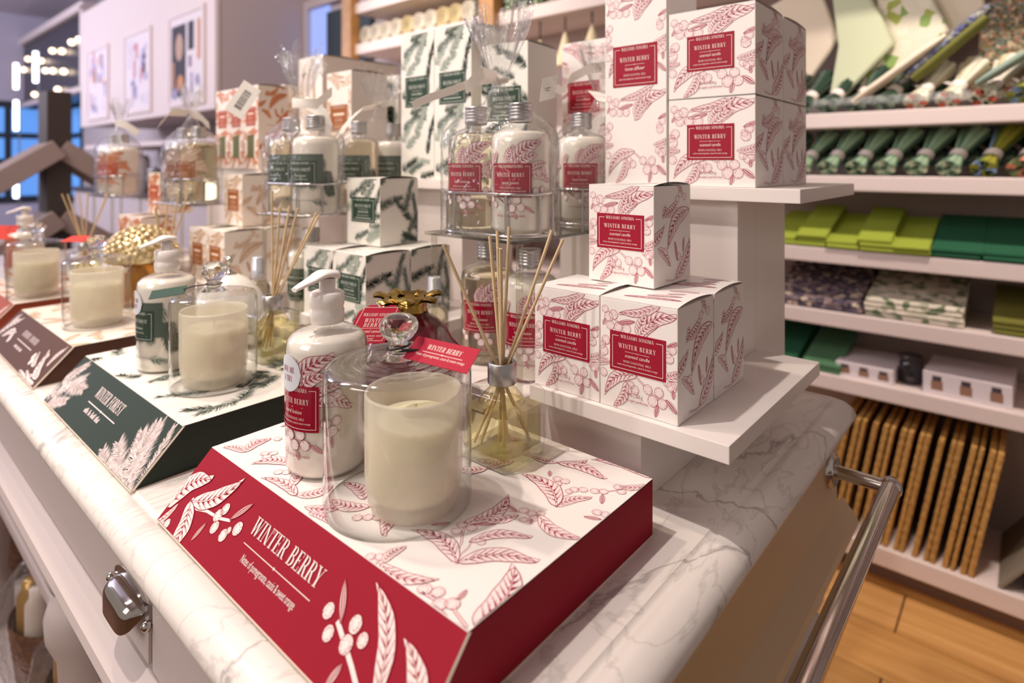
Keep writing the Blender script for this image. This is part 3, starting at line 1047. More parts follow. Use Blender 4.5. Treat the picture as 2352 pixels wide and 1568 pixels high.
def red_top(P):
    def lf(a, b, c, d, w, bd=.1, nv=6): P.leaf(a / 1000, b / 1000, c / 1000, d / 1000, w / 1000, bd, 2, nv=nv)
    def by(x, y, r=4.2): P.berry(x / 1000, y / 1000, r / 1000, dots=40)
    def bu(a, b, c, d, w=1.8): P.bud(a / 1000, b / 1000, c / 1000, d / 1000, w / 1000)
    def sm(pts, w=2.0): P.stem([(a / 1000, b / 1000) for a, b in pts], w / 1000)
    # sprig by the front edge, centre
    sm([(315, 39), (305, 48), (300, 58), (292, 67), (288, 73)]); sm([(310, 46), (308, 58), (302, 68)], 1.4)
    lf(314, 40, 262, 46, 10.5, -.14, 7); lf(314, 40, 357, 77, 11, .16, 8); lf(304, 62, 336, 96, 7.5, .16); lf(284, 76, 286, 128, 10, -.16, 7)
    bu(276, 70, 266, 58, 2.2); bu(290, 80, 304, 92, 2)
    by(284, 74); by(287, 65); by(293, 76, 4.4); by(311, 68, 3.6)
    # sprig of two leaves joined by berries
    sm([(300, 112), (312, 120), (322, 124)], 1.5)
    lf(310, 113, 287, 88, 7, .14); lf(322, 124, 366, 120, 9, -.16); bu(306, 116, 293, 118, 2); bu(321, 116, 325, 110, 1.9)
    for b in ((316, 122), (309, 121), (322, 118), (322, 127, 3.6), (317, 111, 3.6)): by(*b)
    # sprig right of the centre
    sm([(326, 142), (318, 158), (308, 172)], 1.4); sm([(320, 156), (324, 168)], 1)
    lf(326, 143, 274, 166, 12.5, -.16, 7); lf(326, 143, 341, 173, 7, .12); bu(292, 178, 286, 186, 2)
    for b in ((300, 179), (308, 180), (305, 172), (322, 174), (328, 179), (320, 169, 3.4)): by(*b)
    # back corner
    lf(283, 202, 302, 224, 8.5, -.14); lf(283, 203, 332, 206, 9.5, .14); lf(283, 203, 258, 196, 6, .1); sm([(262, 196), (283, 203)], 1.4)
    lf(364, 236, 306, 232, 11, -.14, 7); lf(370, 225, 350, 205, 6); bu(345, 184, 352, 171, 2.2); sm([(343, 188), (356, 204), (364, 222)], 1.4)
    for b in ((343, 188), (337, 184), (349, 203), (355, 198), (358, 208)): by(*b)
    by(356, 158); by(363, 160); bu(364, 152, 351, 146, 2)
    # front right corner
    sm([(362, 2), (345, 7), (330, 5), (318, 4)], 2.4)
    lf(364, 6, 349, 63, 14.5, -.12, 8); lf(372, 0, 334, 1, 5, .1); bu(341, 14, 339, 25, 2)
    for b in ((317, 7, 5), (326, 11, 4.8), (335, 4, 5.2), (341, 10, 5.2)): by(*b)
    # front edge middle
    lf(273, 3, 316, 17, 8.5, -.14); lf(274, 5, 273, 27, 6.2, .14); by(267, 7, 4); by(262, 3, 4); by(268, 1, 3.6)
    # under and left of the cloche
    sm([(220, 52), (208, 40), (196, 30)], 1.5); lf(209, 40, 176, 26, 9.5, .14); lf(196, 44, 160, 48, 9, -.14); lf(214, 46, 248, 24, 9, .14); by(220, 31); by(214, 25); by(226, 36)
    sm([(147, 9), (130, 16), (112, 26)], 1.5); lf(147, 9, 158, 38, 9, -.14); lf(147, 9, 98, 6, 8, -.1); lf(130, 16, 112, 46, 8, .14); by(104, 24); by(98, 19)
    lf(168, 5, 192, 30, 7.5, -.14); by(186, 12); by(180, 8); lf(178, 3, 205, 6, 5, .1)
    lf(92, 34, 64, 12, 10, -.16); lf(92, 34, 76, 62, 9, .16); by(60, 34); by(54, 28); by(62, 26)
    lf(36, 16, 28, 48, 9, .15); lf(36, 16, 10, 8, 7, -.12); by(20, 34); by(26, 40); by(34, 52)
    lf(30, 92, 8, 70, 9, -.15); lf(30, 92, 56, 76, 8, .15); by(40, 100); by(34, 106)
    lf(66, 120, 40, 142, 10, -.15); lf(66, 120, 96, 118, 9, .15); by(58, 108); by(76, 132)
    lf(20, 170, 46, 190, 9); lf(120, 90, 90, 92, 9); lf(150, 86, 132, 112, 8); by(140, 84); by(146, 94)
    lf(240, 150, 214, 132, 9, .15); lf(240, 150, 250, 176, 8); by(232, 162); by(226, 158)
    lf(196, 196, 226, 214, 9); lf(120, 196, 150, 190, 9); lf(176, 160, 150, 146, 8); by(180, 172); lf(236, 84, 246, 56, 8)

def red_front(P):
    def lf(a, b, c, d, w, bd=.1, nv=6): P.leaf(a / 1000, b / 1000, c / 1000, d / 1000, w / 1000, bd, 2, nv=nv, lw=.0006)
    def by(x, y, r=4.2, ry=None): P.berry(x / 1000, y / 1000, r / 1000, dots=60)
    def bu(a, b, c, d, w=1.8): P.bud(a / 1000, b / 1000, c / 1000, d / 1000, w / 1000)
    def sm(pts, w=2.4): P.stroke([(a / 1000, b / 1000) for a, b in pts], w / 1000, 0, 0)
    sm([(28, 30), (44, 26), (60, 30), (82, 32), (98, 36)])
    lf(2, 12, 36, 50, 14, .22, 7); lf(30, 28, 79, 63, 12, -.1, 7); lf(28, 28, 46, -18, 13, .18, 8); lf(14, 20, -2, -6, 5, .1)
    for b in ((78, 33, 5.4), (82, 40, 5), (84, 25, 5.2), (101, 25, 5.2), (113, 35, 5.6), (104, 30, 3)): by(*b)
    bu(96, 36, 112, 56, 2.8); bu(70, 24, 66, 6, 2.2); by(18, 3, 4.4); by(10, 1, 3.6)
    sm([(266, 33), (280, 27), (296, 20), (312, 12), (324, 4)], 3.4)
    for b in ((254, 34, 5.2), (264, 24.5, 5), (282, 38, 5.6), (283, 26.5, 5.8), (294, 34, 4.6)): by(*b)
    bu(270, 33, 253, 54, 2.8); bu(288, 18, 284, 2, 2.6)
    lf(326, 12, 284, 63, 10, -.13, 8); lf(362, 12, 327, 49, 10.5, -.12, 7); lf(352, 4, 300, 6, 11, .12, 7); lf(366, 4, 330, -2, 8, .15)

def red_text(P):
    P.serif('WINTER BERRY', .181, .0385, .0128, 0, 0, .104)
    P.rect(.131, .0306, .233, .0312, 0, 0); P.disc(.181, .0309, .0011, 0, 0, 8)
    P.text('Notes of pomegranate, cassis & sweet orange', .181, .0200, .0056, 0, 0, .082)

def green_top(P):
    for _ in range(40):
        x, y = RN.uniform(0, RW), RN.uniform(0, RD); a = RN.uniform(0, 6.28); l = RN.uniform(.03, .06)
        P.pine(x, y, x + l * math.cos(a), y + l * math.sin(a), .016, 0, 1, 110, w=.0011, spread=.8)
def green_front(P):
    for (a, b, c, d, n) in ((4, 30, 34, 64, 16), (0, 8, 60, 50, 18), (20, 0, 66, 16, 15), (40, 34, 84, 38, 17),
                            (352, 4, 322, 62, 17), (372, 10, 352, 66, 12), (340, 6, 300, 44, 19), (320, 0, 272, 22, 20), (300, -6, 252, 8, 15), (366, -4, 300, 2, 16), (330, 20, 314, 58, 16)):
        P.pine(a / 1000, b / 1000, c / 1000, d / 1000, n / 1000, 0, 0, 280, w=.0010, spread=.85)
def green_text(P):
    P.serif('WINTER FOREST', .176, .041, .0135, 0, 0, .098)
    P.rect(.125, .0325, .23, .0336, 0, 0); P.disc(.177, .033, .0016, 0, 0, 8)
    for i in range(17):
        if i not in (4, 7, 12):
            P.rect(.134 + .0034 * i, .0215, .1360 + .0034 * i, .0255 + .0014 * (i % 3), 0, 0)
def leafy_top(P):
    for _ in range(44):
        x, y = RN.uniform(0, RW), RN.uniform(0, RD); a = RN.uniform(0, 6.28)
        P.leaf(x, y, x + .04 * math.cos(a), y + .04 * math.sin(a), .009, .1, 1)
def leafy_front(P):
    for (a, b, c, d, n) in ((10, 12, 60, 60, 12), (40, 20, 90, 36, 10), (350, 10, 300, 50, 12), (340, 30, 352, 66, 9), (355, 4, 290, 12, 11), (300, 20, 270, 40, 8), (20, 40, 34, 66, 8), (330, 14, 262, 6, 9)):
        P.leaf(a / 1000, b / 1000, c / 1000, d / 1000, n / 1000, .14, 2)
    for b in ((90, 24), (84, 30), (262, 30), (270, 22), (310, 40)):
        P.berry(b[0] / 1000, b[1] / 1000, .006, dots=20)
riser('red', 'red sloping display riser lettered Winter Berry, nearest on the marble', -.625, red_front, red_top, red_text)
riser('green', 'dark green sloping display riser lettered Winter Forest', -1.064, green_front, green_top, green_text)
riser('brown', 'chocolate brown sloping display riser beyond the dark green one', -1.497, leafy_front, leafy_top, lambda P: ([P.rect(.128 + .0078 * i, .041, .1303 + .0078 * i, .051, 0, 0) for i in range(13) if i != 6], P.rect(.125, .0325, .23, .0336, 0, 0), [P.rect(.142 + .0036 * i, .021, .1442 + .0036 * i, .0255, 0, 0) for i in range(15) if i % 5 != 4]))
riser('rust', 'rust red sloping display riser, farthest along the counter', -1.932, leafy_front, leafy_top)

# ------------------------------------------------------------------ white stepped display towers
def tower(label, dx, x0u=-.462, x1u=-.194, y1u=.98):
    t = thing('display_tower', label, 'display stand', (dx - .33, .66, .92))
    def p(name, *b, **k):
        return obj(name, boxmesh(name, *b, M_white, .0008), t, (.33 - dx, -.66, -.92), label=k.get('label'))
    p('base_block', dx - .41, dx - .292, .532, .86, .92, 1.0008)
    p('lower_shelf', dx - .413, dx - .194, .506, .794, 1.0008, 1.017)
    p('column', dx - .40, dx - .27, .7945, .915 if y1u > .95 else .865, .92, 1.2125)
    p('column_face', dx - .40, dx - .27, .731, .7935, 1.017, 1.2125)
    p('upper_shelf', dx + x0u, dx + x1u, .713, y1u, 1.2125, 1.2285)
    return t
tower('white stepped display tower holding the red printed boxes', 0)
tower('white stepped display tower holding the green pine printed boxes', -.478, -.46, -.12, .87)
tower('white stepped display tower holding the tan printed boxes', -.937, -.43, -.08)
tower('white stepped display tower with rust printed boxes, farthest along', -1.397)

G = 'boxes of the red scent'
zl, zm, zu = 1.0172, 1.1252, 1.2287
carton('red', 'small', 'red printed candle box at the near corner of the lower white shelf', -.2855, .5535, zl, 0, G)
carton('red', 'small', 'red printed candle box beside the corner box, behind the reeds', -.3695, .5535, zl, 0, G)
carton('red', 'small', 'red printed candle box behind the corner box, showing only its shaded side', -.2850, .6365, zl, 0, G)
carton('red', 'small', 'single red printed candle box standing on top of the lower three', -.3375, .612, zm + .0012, -.04, G)
for k, (yy, w) in enumerate(((.773, 'front'), (.879, 'back'))):
    for j, (zz, v) in enumerate(((zu, 'lower'), (zu + .1112, 'upper'))):
        carton('red', 'cube', '%s large red printed candle box in the %s stack on the upper white shelf' % (v, w), -.3005, yy, zz, 0, 'large red boxes on the upper shelf')
carton('red', 'tall', 'tall red printed diffuser box beside the large candle boxes', -.4055, .768, zu, 0, G)
carton('red', 'mid', 'red printed diffuser box half hidden behind the cellophane gift bags', -.5955, .925, 1.249, 0, G)
thing('box_pedestal', 'plain white block under the farther red diffuser box', 'block', (0, 0, 0), me=boxmesh('box_pedestal', -.645, -.545, .877, .973, .9202, 1.2488, M_white, .001))
G = 'boxes of the green scent'
carton('green', 'small', 'pine printed candle box at the near corner of the lower row', -.7635, .5535, zl, 0, G)
carton('green', 'small', 'pine printed candle box in the lower row, farther from the red set', -.8475, .5535, zl, 0, G)
carton('green', 'small', 'pine printed candle box behind the corner box of the lower row', -.7630, .6365, zl, 0, G)
carton('green', 'small', 'single pine printed candle box on top of the lower row', -.8175, .6145, zm + .0012, .06, G)
carton('green', 'tall', 'tall pine printed diffuser box next to the white post end', -.7625, .768, zu, 0, G)
carton('green', 'tall', 'tall pine printed diffuser box, second in its pair', -.8565, .768, zu, 0, G)
carton('green', 'mid', 'pine printed diffuser box behind the tall cellophane neck', -.652, .772, zu, .12, G)
carton('green', 'mid', 'pine printed diffuser box between the tall pair and the tan boxes', -1.095, .876, zu, 0, G)
G = 'boxes of the tan scent'
carton('brown', 'small', 'tan printed candle box at the near corner of the lower row', -1.2225, .5535, zl, 0, G, 1)
carton('brown', 'small', 'tan printed candle box in the lower row, second from the corner', -1.3065, .5535, zl, 0, G, 1)
carton('brown', 'small', 'tan printed candle box behind the corner one of the lower row', -1.2220, .6365, zl, 0, G, 1)
carton('brown', 'small', 'single tan printed candle box standing on the lower tan row', -1.2765, .6135, zm + .0012, 0, G, 1)
carton('brown', 'mid', 'tan printed diffuser box with brown label on the upper shelf', -1.112, .768, zu, 0, G, 1)
for k in range(3):
    carton('rust', 'slim', 'narrow rust printed oil box with olive window, %s of the three' % ('nearest', 'middle', 'farthest')[k], -1.3425 - .073 * k, .678, 1.2452, 0, 'narrow rust oil boxes', 1)
thing('box_pedestal', 'plain white shelf block under the three narrow rust boxes', 'block', me=boxmesh('box_pedestal', -1.53, -1.304, .645, .7125, 1.20, 1.245, M_white, .001))
thing('pedestal_column', 'white column carrying the block of the narrow rust boxes', 'block', me=boxmesh('pedestal_column', -1.50, -1.38, .65, .71, .9202, 1.1998, M_white, .001))
carton('brown', 'blank', 'plain white gift box, nearer of two behind the tan boxes', -1.414, .892, 1.229, 0, 'plain white gift boxes', 1)
carton('brown', 'blank', 'plain white gift box, farther of two behind the tan boxes', -1.414, 1.012, 1.229, 0, 'plain white gift boxes', 1)
thing('box_pedestal', 'tall white block under the two plain gift boxes', 'block', me=boxmesh('box_pedestal', -1.475, -1.373, .8345, 1.07, 1.2, 1.2288, M_white, .001))
carton('brown', 'cube', 'faint tan printed box atop its twin beyond the plain gift boxes', -1.535, .85, 1.3553, 0, 'faint tan boxes', 1)
carton('brown', 'cube', 'faint tan printed box under its twin beyond the plain gift boxes', -1.535, .85, 1.244, 0, 'faint tan boxes', 1)
thing('box_pedestal', 'white block under the stack of two faint tan boxes', 'block', me=boxmesh('box_pedestal', -1.59, -1.48, .80, .90, .9202, 1.2438, M_white, .001))
G = 'boxes of the rust scent'
carton('rust', 'small', 'rust printed candle box at the near corner of the farthest lower row', -1.6825, .5535, zl, 0, G, 1)
carton('rust', 'small', 'rust printed candle box, second in the farthest lower row', -1.7665, .5535, zl, 0, G, 1)
carton('rust', 'small', 'single rust printed candle box on top of the farthest row', -1.7365, .6135, zm + .0012, 0, G, 1)

# ------------------------------------------------------------------ bottles
M_clear = thin('clear_glass', (.98, .988, .98), .04, 1.2)
M_cello = thin('cellophane', (.99, .99, .985), .035, .9, .09, .5, 38, haze=.045)
M_gath = thin('gathered_cellophane', (.985, .985, .98), .07, 1.0, .10, .6, 46, haze=.15)
M_milk = mat('cream_lotion', 'f6ece2', .22, coat=.6)
M_pump = mat('pump_plastic', 'f6eeeb', .28, coat=.3, sss=.15)
M_wire = mat('chrome_wire', 'd5d3d4', .12, 1)
M_rib = frosted('white_ribbon', 'fbf5ee', 0.0)
M_soap = mat('clear_soap', 'f4ead0', .04, trans=.93, ior=1.3)
BR = .0375

def bottle_print(c):
    P = Pr(); L = Pr()
    k = BR
    def lf(a, b, cc, d, w, bd=.1, nv=6): P.leaf(a * k, b / 1000, cc * k, d / 1000, w / 1000, bd, 2 if c == 'red' else 1, nv=nv)
    if c == 'green':
        for i in range(16):
            x = RN.uniform(-1.3, 1.2) * k; z = RN.uniform(.07, .10)
            P.pine(x, z, x + RN.uniform(-.02, .02), z - .03, .012, RN.choice((0, 2)), 2, 60, w=.0008)
        P.rect(-1.25 * k, .070, 1.0 * k, .097, 2, 0, 18); P.rect(.6 * k, .050, 1.0 * k, .070, 2, 0, 4)
        for i in range(8):
            x = (.9 + .06 * i) * k
            P.pine(x, .07, x + .01, .03, .01, 2, 2, 50, w=.0008)
        P.pine(.5 * k, .022, 1.1 * k, .016, .012, 0, 2, 60, w=.0008)
    else:
        lf(-.1, 82, .12, 108, 7.5); lf(.0, 82, 1.05, 112, 12, .14, 7); lf(.1, 80, .9, 96, 9, .12); lf(.55, 70, 1.5, 62, 9, .2); lf(.5, 76, 1.3, 86, 6, .1)
        lf(-.9, 80, -1.5, 96, 8); lf(-.7, 82, -.5, 100, 6)
        P.stem([(-.55 * k, .046), (-.1 * k, .036), (.1 * k, .03)], .0018)
        P.stem([(.4 * k, .05), (1.2 * k, .044)], .0012)
        for x, z, r in ((-.1, 40, 4.6), (.22, 42, 5), (.05, 32, 5), (.35, 33, 4.8), (.86, 52, 4.4), (1.0, 45, 4.8), (1.12, 54, 4), (-.75, 42, 4), (-.6, 36, 4), (.95, 74, 3.6), (1.15, 78, 4)):
            P.berry(x * k, z / 1000, r / 1000, dots=16)
        P.bud(.1 * k, .028, .2 * k, .019, .0016); P.bud(.5 * k, .034, .8 * k, .026, .002); P.bud(1 * k, .04, 1.02 * k, .03, .0016)
        lf(-1.2, 60, -1.7, 50, 6)
    w, h = 1.42 * k, .041
    L = label_print(c, w, h, 'hand lotion')
    Q = Pr()
    Q.text('16 fl oz  lotion pour les mains', 0, .0215, .0032, 0, 0, .98 * k)
    return P, L, Q

def bottle_parts(c, clear):
    out = {}
    prof = [(.0001, .0), (.030, .0), (.0355, .002), (BR, .007), (BR, .112), (.0362, .1205), (.031, .1262), (.022, .1302), (.0155, .1325), (.0132, .1345), (.013, .140)]
    if clear:
        out['body'] = lathemesh('body', [(max(r - .001, .0001), z + .0008) for r, z in prof[:6]] + [(.02, .1262), (.0001, .127)], M_soap, 40)
    else:
        out['body'] = lathemesh('body', [(max(r - .0008, .0001), z + .0008) for r, z in prof[:6]] + [(.030, .1254), (.0001, .126)], M_milk, 40)
    out['shell'] = lathemesh('clear_shell', prof, M_clear, 40)
    cap = [(.0132, .137), (.0150, .138), (.0150, .142)]
    for i in range(4):
        z = .143 + i * .004
        cap += [(.0150, z), (.0142, z + .001), (.0142, z + .0025), (.0150, z + .0034)]
    cap += [(.0150, .160), (.0143, .1612), (.0001, .1612)]
    out['cap'] = lathemesh('cap', cap, M_steel, 28)
    P, L, Q = bottle_print(c)
    f = fcyl(BR)
    out['leaf_print'] = P.mesh('leaf_print', pm(c), f, base=.0003)
    a = Pr(); a.q = [(q[0], 0, q[2]) for q in L.q if q[1] == 0]
    b = Pr(); b.q = [(q[0], 0, q[2]) for q in L.q if q[1] == 1]
    zc = .0655
    fl_ = lambda x, y, h: f(x, y + zc, h)
    ink = mat('bottle_label_' + c, PAL[c]['label'], .15, coat=.5)
    out['label'] = a.mesh('label', [ink], fl_, base=.0009)
    out['lettering'] = b.mesh('lettering', [lm(c)[1]], fl_, base=.0011)
    out['small'] = Q.mesh('lettering', [pm(c)[1]], f, base=.0005)
    return out

def bottle(c, label, x, y, z, rz=0, clear=False, group=None, cap=True):
    K = cached(('bottle', c, clear), lambda: bottle_parts(c, clear))
    t = thing('soap_bottle' if clear else 'lotion_bottle', label, 'bottle', (x, y, z), rz, group)
    obj('liquid' if clear else 'body', K['body'], t, label='pale clear soap' if clear else 'cream coloured lotion')
    obj('clear_shell', K['shell'], t)
    if cap:
        obj('cap', K['cap'], t, label='ridged silver cap')
    obj('leaf_print', K['leaf_print'], t)
    l = obj('label', K['label'], t)
    obj('lettering', K['lettering'], l)
    obj('small_lettering', K['small'], t)
    return t

def pump_parts():
    b = {}
    b['collar'] = lathemesh('collar', [(.0132, .134), (.0158, .135), (.0160, .146), (.0152, .1475), (.0152, .1500), (.0160, .1515), (.0160, .1625), (.0140, .1640), (.0001, .1642)], M_pump, 28)
    b['stem'] = lathemesh('stem', [(.0075, .164), (.0075, .176), (.0001, .176)], M_pump, 20)
    rows = []
    for i in range(15):
        t = i / 14
        y = .0125 - .047 * t
        w = .0115 * (1 - .62 * max(0, (t - .3) / .7)) * (min(1, t / .12) ** .5 if t < .12 else 1)
        zt = .182 + .0025 * math.sin(pi * min(1, t * 1.6)) - .018 * max(0, t - .35) ** 1.4
        th = .0078 * (1 - .62 * t) + .001
        rows.append([(w * math.cos(a), y, zt - th / 2 + th / 2 * math.copysign(abs(math.sin(a)) ** .6, math.sin(a))) for a in [2 * pi * k / 16 for k in range(16)]])
    mb = MB(); mb.grid(rows, 0, True, True); mb.face(rows[0]); mb.face(rows[-1][::-1])
    b['nozzle'] = mb.mesh('nozzle', [M_pump])
    return b

def pump_bottle(c, label, x, y, z, rz=0, sticker=False, nrz=0):
    t = bottle(c, label, x, y, z, rz, cap=False)
    t.name = 'pump_bottle'
    K = cached('pump', pump_parts)
    obj('collar', K['collar'], t); obj('stem', K['stem'], t)
    obj('nozzle', K['nozzle'], t, (0, 0, 0), (0, 0, nrz))
    if sticker:
        P = Pr(); P.disc(0, 0, .0165, 0, 0, 32)
        Q = Pr(); Q.serif('GIVE ME', 0, .0012, .0052, 0, 0, .019); Q.serif('A TRY', 0, -.0068, .0052, 0, 0, .0135)
        # subdivide the disc so that it wraps
        P.q = []
        for i in range(12):
            x0 = -.0165 + .033 * i / 12; x1 = x0 + .033 / 12
            h0 = math.sqrt(max(0, .0165 ** 2 - x0 * x0)); h1 = math.sqrt(max(0, .0165 ** 2 - x1 * x1))
            P.poly([(x0, -h0), (x1, -h1), (x1, h1), (x0, h0)], 0, 0)
        f = fcyl(BR)
        off = -.006
        s = obj('sticker', P.mesh('sticker', [mat('sticker_paper', 'dfe3ea', .4)], lambda a, b, h: f(a + off, b + .0955, h), base=.0016), t, label='round pale blue sticker')
        obj('lettering', Q.mesh('lettering', [mat('sticker_ink', 'a03045', .5)], lambda a, b, h: f(a + off, b + .0955, h), base=.0018), s)
    return t

pump_bottle('red', 'white pump bottle with red label and round sticker, on the red riser', -.5095, .318, .9716, .12, True, -.1)
pump_bottle('green', 'white pump bottle with pine print, on the dark green riser', -.925, .322, .9716, .1, True, -.1)
pump_bottle('rust', 'white pump bottle with rust print, on the farthest riser', -1.80, .318, .9716, .1, False, -.1)

# ------------------------------------------------------------------ candles under glass cloches
M_jar = frosted('frosted_glass', 'fcf5e6', .48)
M_wax = mat('candle_wax', 'fdf3d4', .5, sss=.5)
M_glass = mat('solid_glass', 'f4f7f5', .02, trans=1.0, ior=1.42)
M_lidg = thin('cloche_lid_glass', (.955, .972, .96), .22, 1.0, .06)
M_dome = thin('cloche_wall_glass', (.965, .972, .968), .03, 1.5, .02)

def candle_parts(rr):
    r = .0405
    jar = [(.0001, .0), (.030, .0), (.035, .002), (.038, .008), (r, .030), (r + .0003, .094), (r - .0005, .0965), (r - .0022, .0955), (r - .0030, .090), (r - .0030, .018), (.034, .013), (.0001, .0125)]
    wax = [(.0001, .0135), (.034, .0138), (r - .0036, .019), (r - .0036, .0715), (r - .006, .0728), (.018, .0722), (.0001, .0716)]
    mb = MB(); mb.tube([(0, 0, .07), (.0005, 0, .078), (.0018, .0008, .083)], .0011, 8)
    return dict(jar=lathemesh('jar', jar, M_jar, 56), wax=lathemesh('wax', wax, M_wax, 48), wick=mb.mesh('wick', [mat('wick', 'e4d3a8', .8)]))

def candle(label, x, y, z):
    K = cached('candle', lambda: candle_parts(0))
    t = thing('jar_candle', label, 'candle', (x, y, z))
    obj('jar', K['jar'], t, label='frosted glass jar'); obj('wax', K['wax'], t, label='cream wax'); obj('wick', K['wick'], t)

def cloche_parts(r, h):
    o = {}
    o['wall'] = lathemesh('glass_wall', [(r - .0035, .0008), (r - .0006, .0002), (r, .002), (r, h - .008), (r - .001, h - .003)], M_dome, 72)
    lid = [(r - .001, h - .003), (r - .0025, h - .0005), (r - .007, h + .001)]
    n = 44
    for i in range(n):
        q = (r - .008) * (1 - i / n)
        lid += [(q, h + .0010 + .00024 * math.sin(i * 1.5) + .00026 * math.sin(i * .7) + .0018 * (i / n) ** 3)]
    lid += [(.0001, h + .004)]
    o['lid'] = lathemesh('glass_top', lid, M_lidg, 72)
    kb = [(.0001, -.0005), (.0150, .0), (.0125, .0018), (.0088, .006), (.0078, .0105), (.0092, .0145), (.0135, .0185), (.0163, .0235), (.0165, .0285), (.0145, .0330), (.0095, .0362), (.004, .0373), (.0001, .0375)]
    o['knob'] = lathemesh('knob', kb, M_glass, 36, fn=lambda a, z: 1 + .035 * math.sin(3 * a + z * 160))
    return o

def cloche(label, x, y, z, r=.0622, h=.1165):
    K = cached(('cloche', r), lambda: cloche_parts(r, h))
    t = thing('glass_cloche', label, 'cloche', (x, y, z))
    obj('glass_wall', K['wall'], t); obj('glass_top', K['lid'], t, label='rippled glass top')
    obj('knob', K['knob'], t, (0, 0, h + .0035), label='clear glass ball knob')

cloche('large glass cloche with ball knob over a candle on the red riser', -.4095, .3245, .9716)
candle('frosted jar candle under the cloche on the red riser', -.3922, .3270, .9722)
cloche('glass cloche over a candle on the dark green riser', -.806, .337, .9716, .052, .117)
candle('frosted jar candle under the cloche on the dark green riser', -.806, .337, .9722)
cloche('glass cloche over a candle on the chocolate brown riser', -1.262, .325, .9716, .052, .117)
candle('frosted jar candle under the cloche on the chocolate brown riser', -1.262, .325, .9722)
cloche('glass cloche over a candle on the farthest riser', -1.635, .309, .9716, .052, .117)
candle('frosted jar candle under the cloche on the farthest riser', -1.635, .309, .9722)

# ------------------------------------------------------------------ hang tags
def hang_tag(label, O, U, V, c, text, cord=None, chamfer=False, cord_col=None):
    U, V, O = Vector(U), Vector(V), Vector(O)
    w, h = U.length, V.length
    t = thing('hang_tag', label, 'tag', O)
    f = fplane((0, 0, 0), U, V)
    poly = [(0, 0), (w, 0), (w, h), (0, h)] if not chamfer else [(0, 0), (w, 0), (w, h - .008), (w - .008, h), (.008, h), (0, h - .008)]
    mb = MB(); mb.prism(poly, f, 0, .0006, 0)
    obj('card', mb.mesh('card', [mat('tag_card_' + c, {'red': 'b01d38', 'green': '2c493f', 'coral': 'd6463c', 'white': 'ece4dc'}[c], .6, spec=.25)]), t)
    P = Pr(); text(P, w, h)
    if P.q:
        obj('lettering', P.mesh('lettering', [mat('tag_text', 'f1ddd6' if c != 'white' else '6d6862', .5)], f, base=.0007), t)
    if cord:
        mb = MB()
        for pts in cord:
            mb.tube([Vector(p) - O for p in pts], .0008, 8)
        obj('cord', mb.mesh('cord', [cord_col or M_black]), t)
    return t
def tag_berry(P, w, h):
    P.serif('WINTER BERRY', w * .52, h * .56, h * .20, 0, 0, w * .54, shear=.12)
    P.rect(w * .22, h * .43, w * .84, h * .45, 0, 0); P.disc(w * .53, h * .44, h * .03, 0, 0, 8)
    P.text('Notes of pomegranate, cassis & sweet orange', w * .52, h * .26, h * .11, 0, 0, w * .76)
K0 = Vector((-.4095, .3245, 1.0915))
cl_ = [[(K0.x + .0098 * math.cos(a), K0.y + .0098 * math.sin(a), K0.z + .0095 + .002 * math.sin(a + 1)) for a in [2 * pi * k / 24 for k in range(25)]],
       [(K0.x + .009, K0.y - .004, K0.z + .009), (-.3955, .3265, 1.1005), (-.3885, .3325, 1.1000)],
       [(K0.x + .008, K0.y - .006, K0.z + .008), (-.3965, .3245, 1.0995), (-.3885, .3325, 1.1000)]]
hang_tag('red card tag lettered Winter Berry lying on the large cloche top', (-.3975, .3195, 1.0945), (.0655, .0102, -.0012), (-.0058, .0215, .0125), 'red', tag_berry, cl_)
def tag_candle(P, w, h):
    P.frame(w * .08, h * .06, w * .92, h * .94, w * .012, 0, 0)
    P.serif('WILLIAMS SONOMA', w * .5, h * .70, h * .08, 0, 0, w * .7)
    P.serif('WINTER', w * .5, h * .54, h * .10, 0, 0, w * .5, tr=.1); P.serif('BERRY', w * .5, h * .42, h * .10, 0, 0, w * .44, tr=.1)
    P.rect(w * .25, h * .38, w * .75, h * .388, 0, 0)
    P.text('scented candle', w * .5, h * .27, h * .075, 0, 0, w * .62, shear=.2)
    P.text('notes of pomegranate, cassis', w * .5, h * .17, h * .05, 0, 0, w * .7); P.text('& sweet orange', w * .5, h * .10, h * .05, 0, 0, w * .36)
RT = Vector((.756, .655, 0)); FW = Vector((-.655, .756, 0)); UP = Vector((0, 0, 1))
o_ = RT * -.1785 + FW * .630 + UP * 1.068
hang_tag('red card tag hanging off the gold crowned pomegranate', o_, RT * .0425 + FW * .008 + UP * -.002, RT * .0148 + FW * .028 + UP * .034, 'red', tag_candle,
         [[(-.545, .415, 1.092), tuple(o_ + RT * .030 + FW * .030 + UP * .036), tuple(o_ + RT * .034 + FW * .030 + UP * .0305)]], True, mat('pale_string', 'e3d6cc', .7))
def tag_rule(P, w, h):
    P.rect(w * .3, h * .5, w * .85, h * .66, 0, 0); P.rect(w * .35, h * .28, w * .8, h * .36, 0, 0)
g0 = Vector((-.806, .337, 1.0915))
hang_tag('dark green card tag lying on the cloche of the green set', (-.806, .3005, 1.0935), (-.0285, -.0315, -.006), (-.012, .008, .008), 'green', tag_rule,
         [[(g0.x + .0098 * math.cos(a), g0.y + .0098 * math.sin(a), g0.z + .0095) for a in [2 * pi * k / 20 for k in range(21)]], [(g0.x, g0.y - .0098, g0.z + .0095), (-.808, .312, 1.101), (-.8125, .302, 1.098)]])
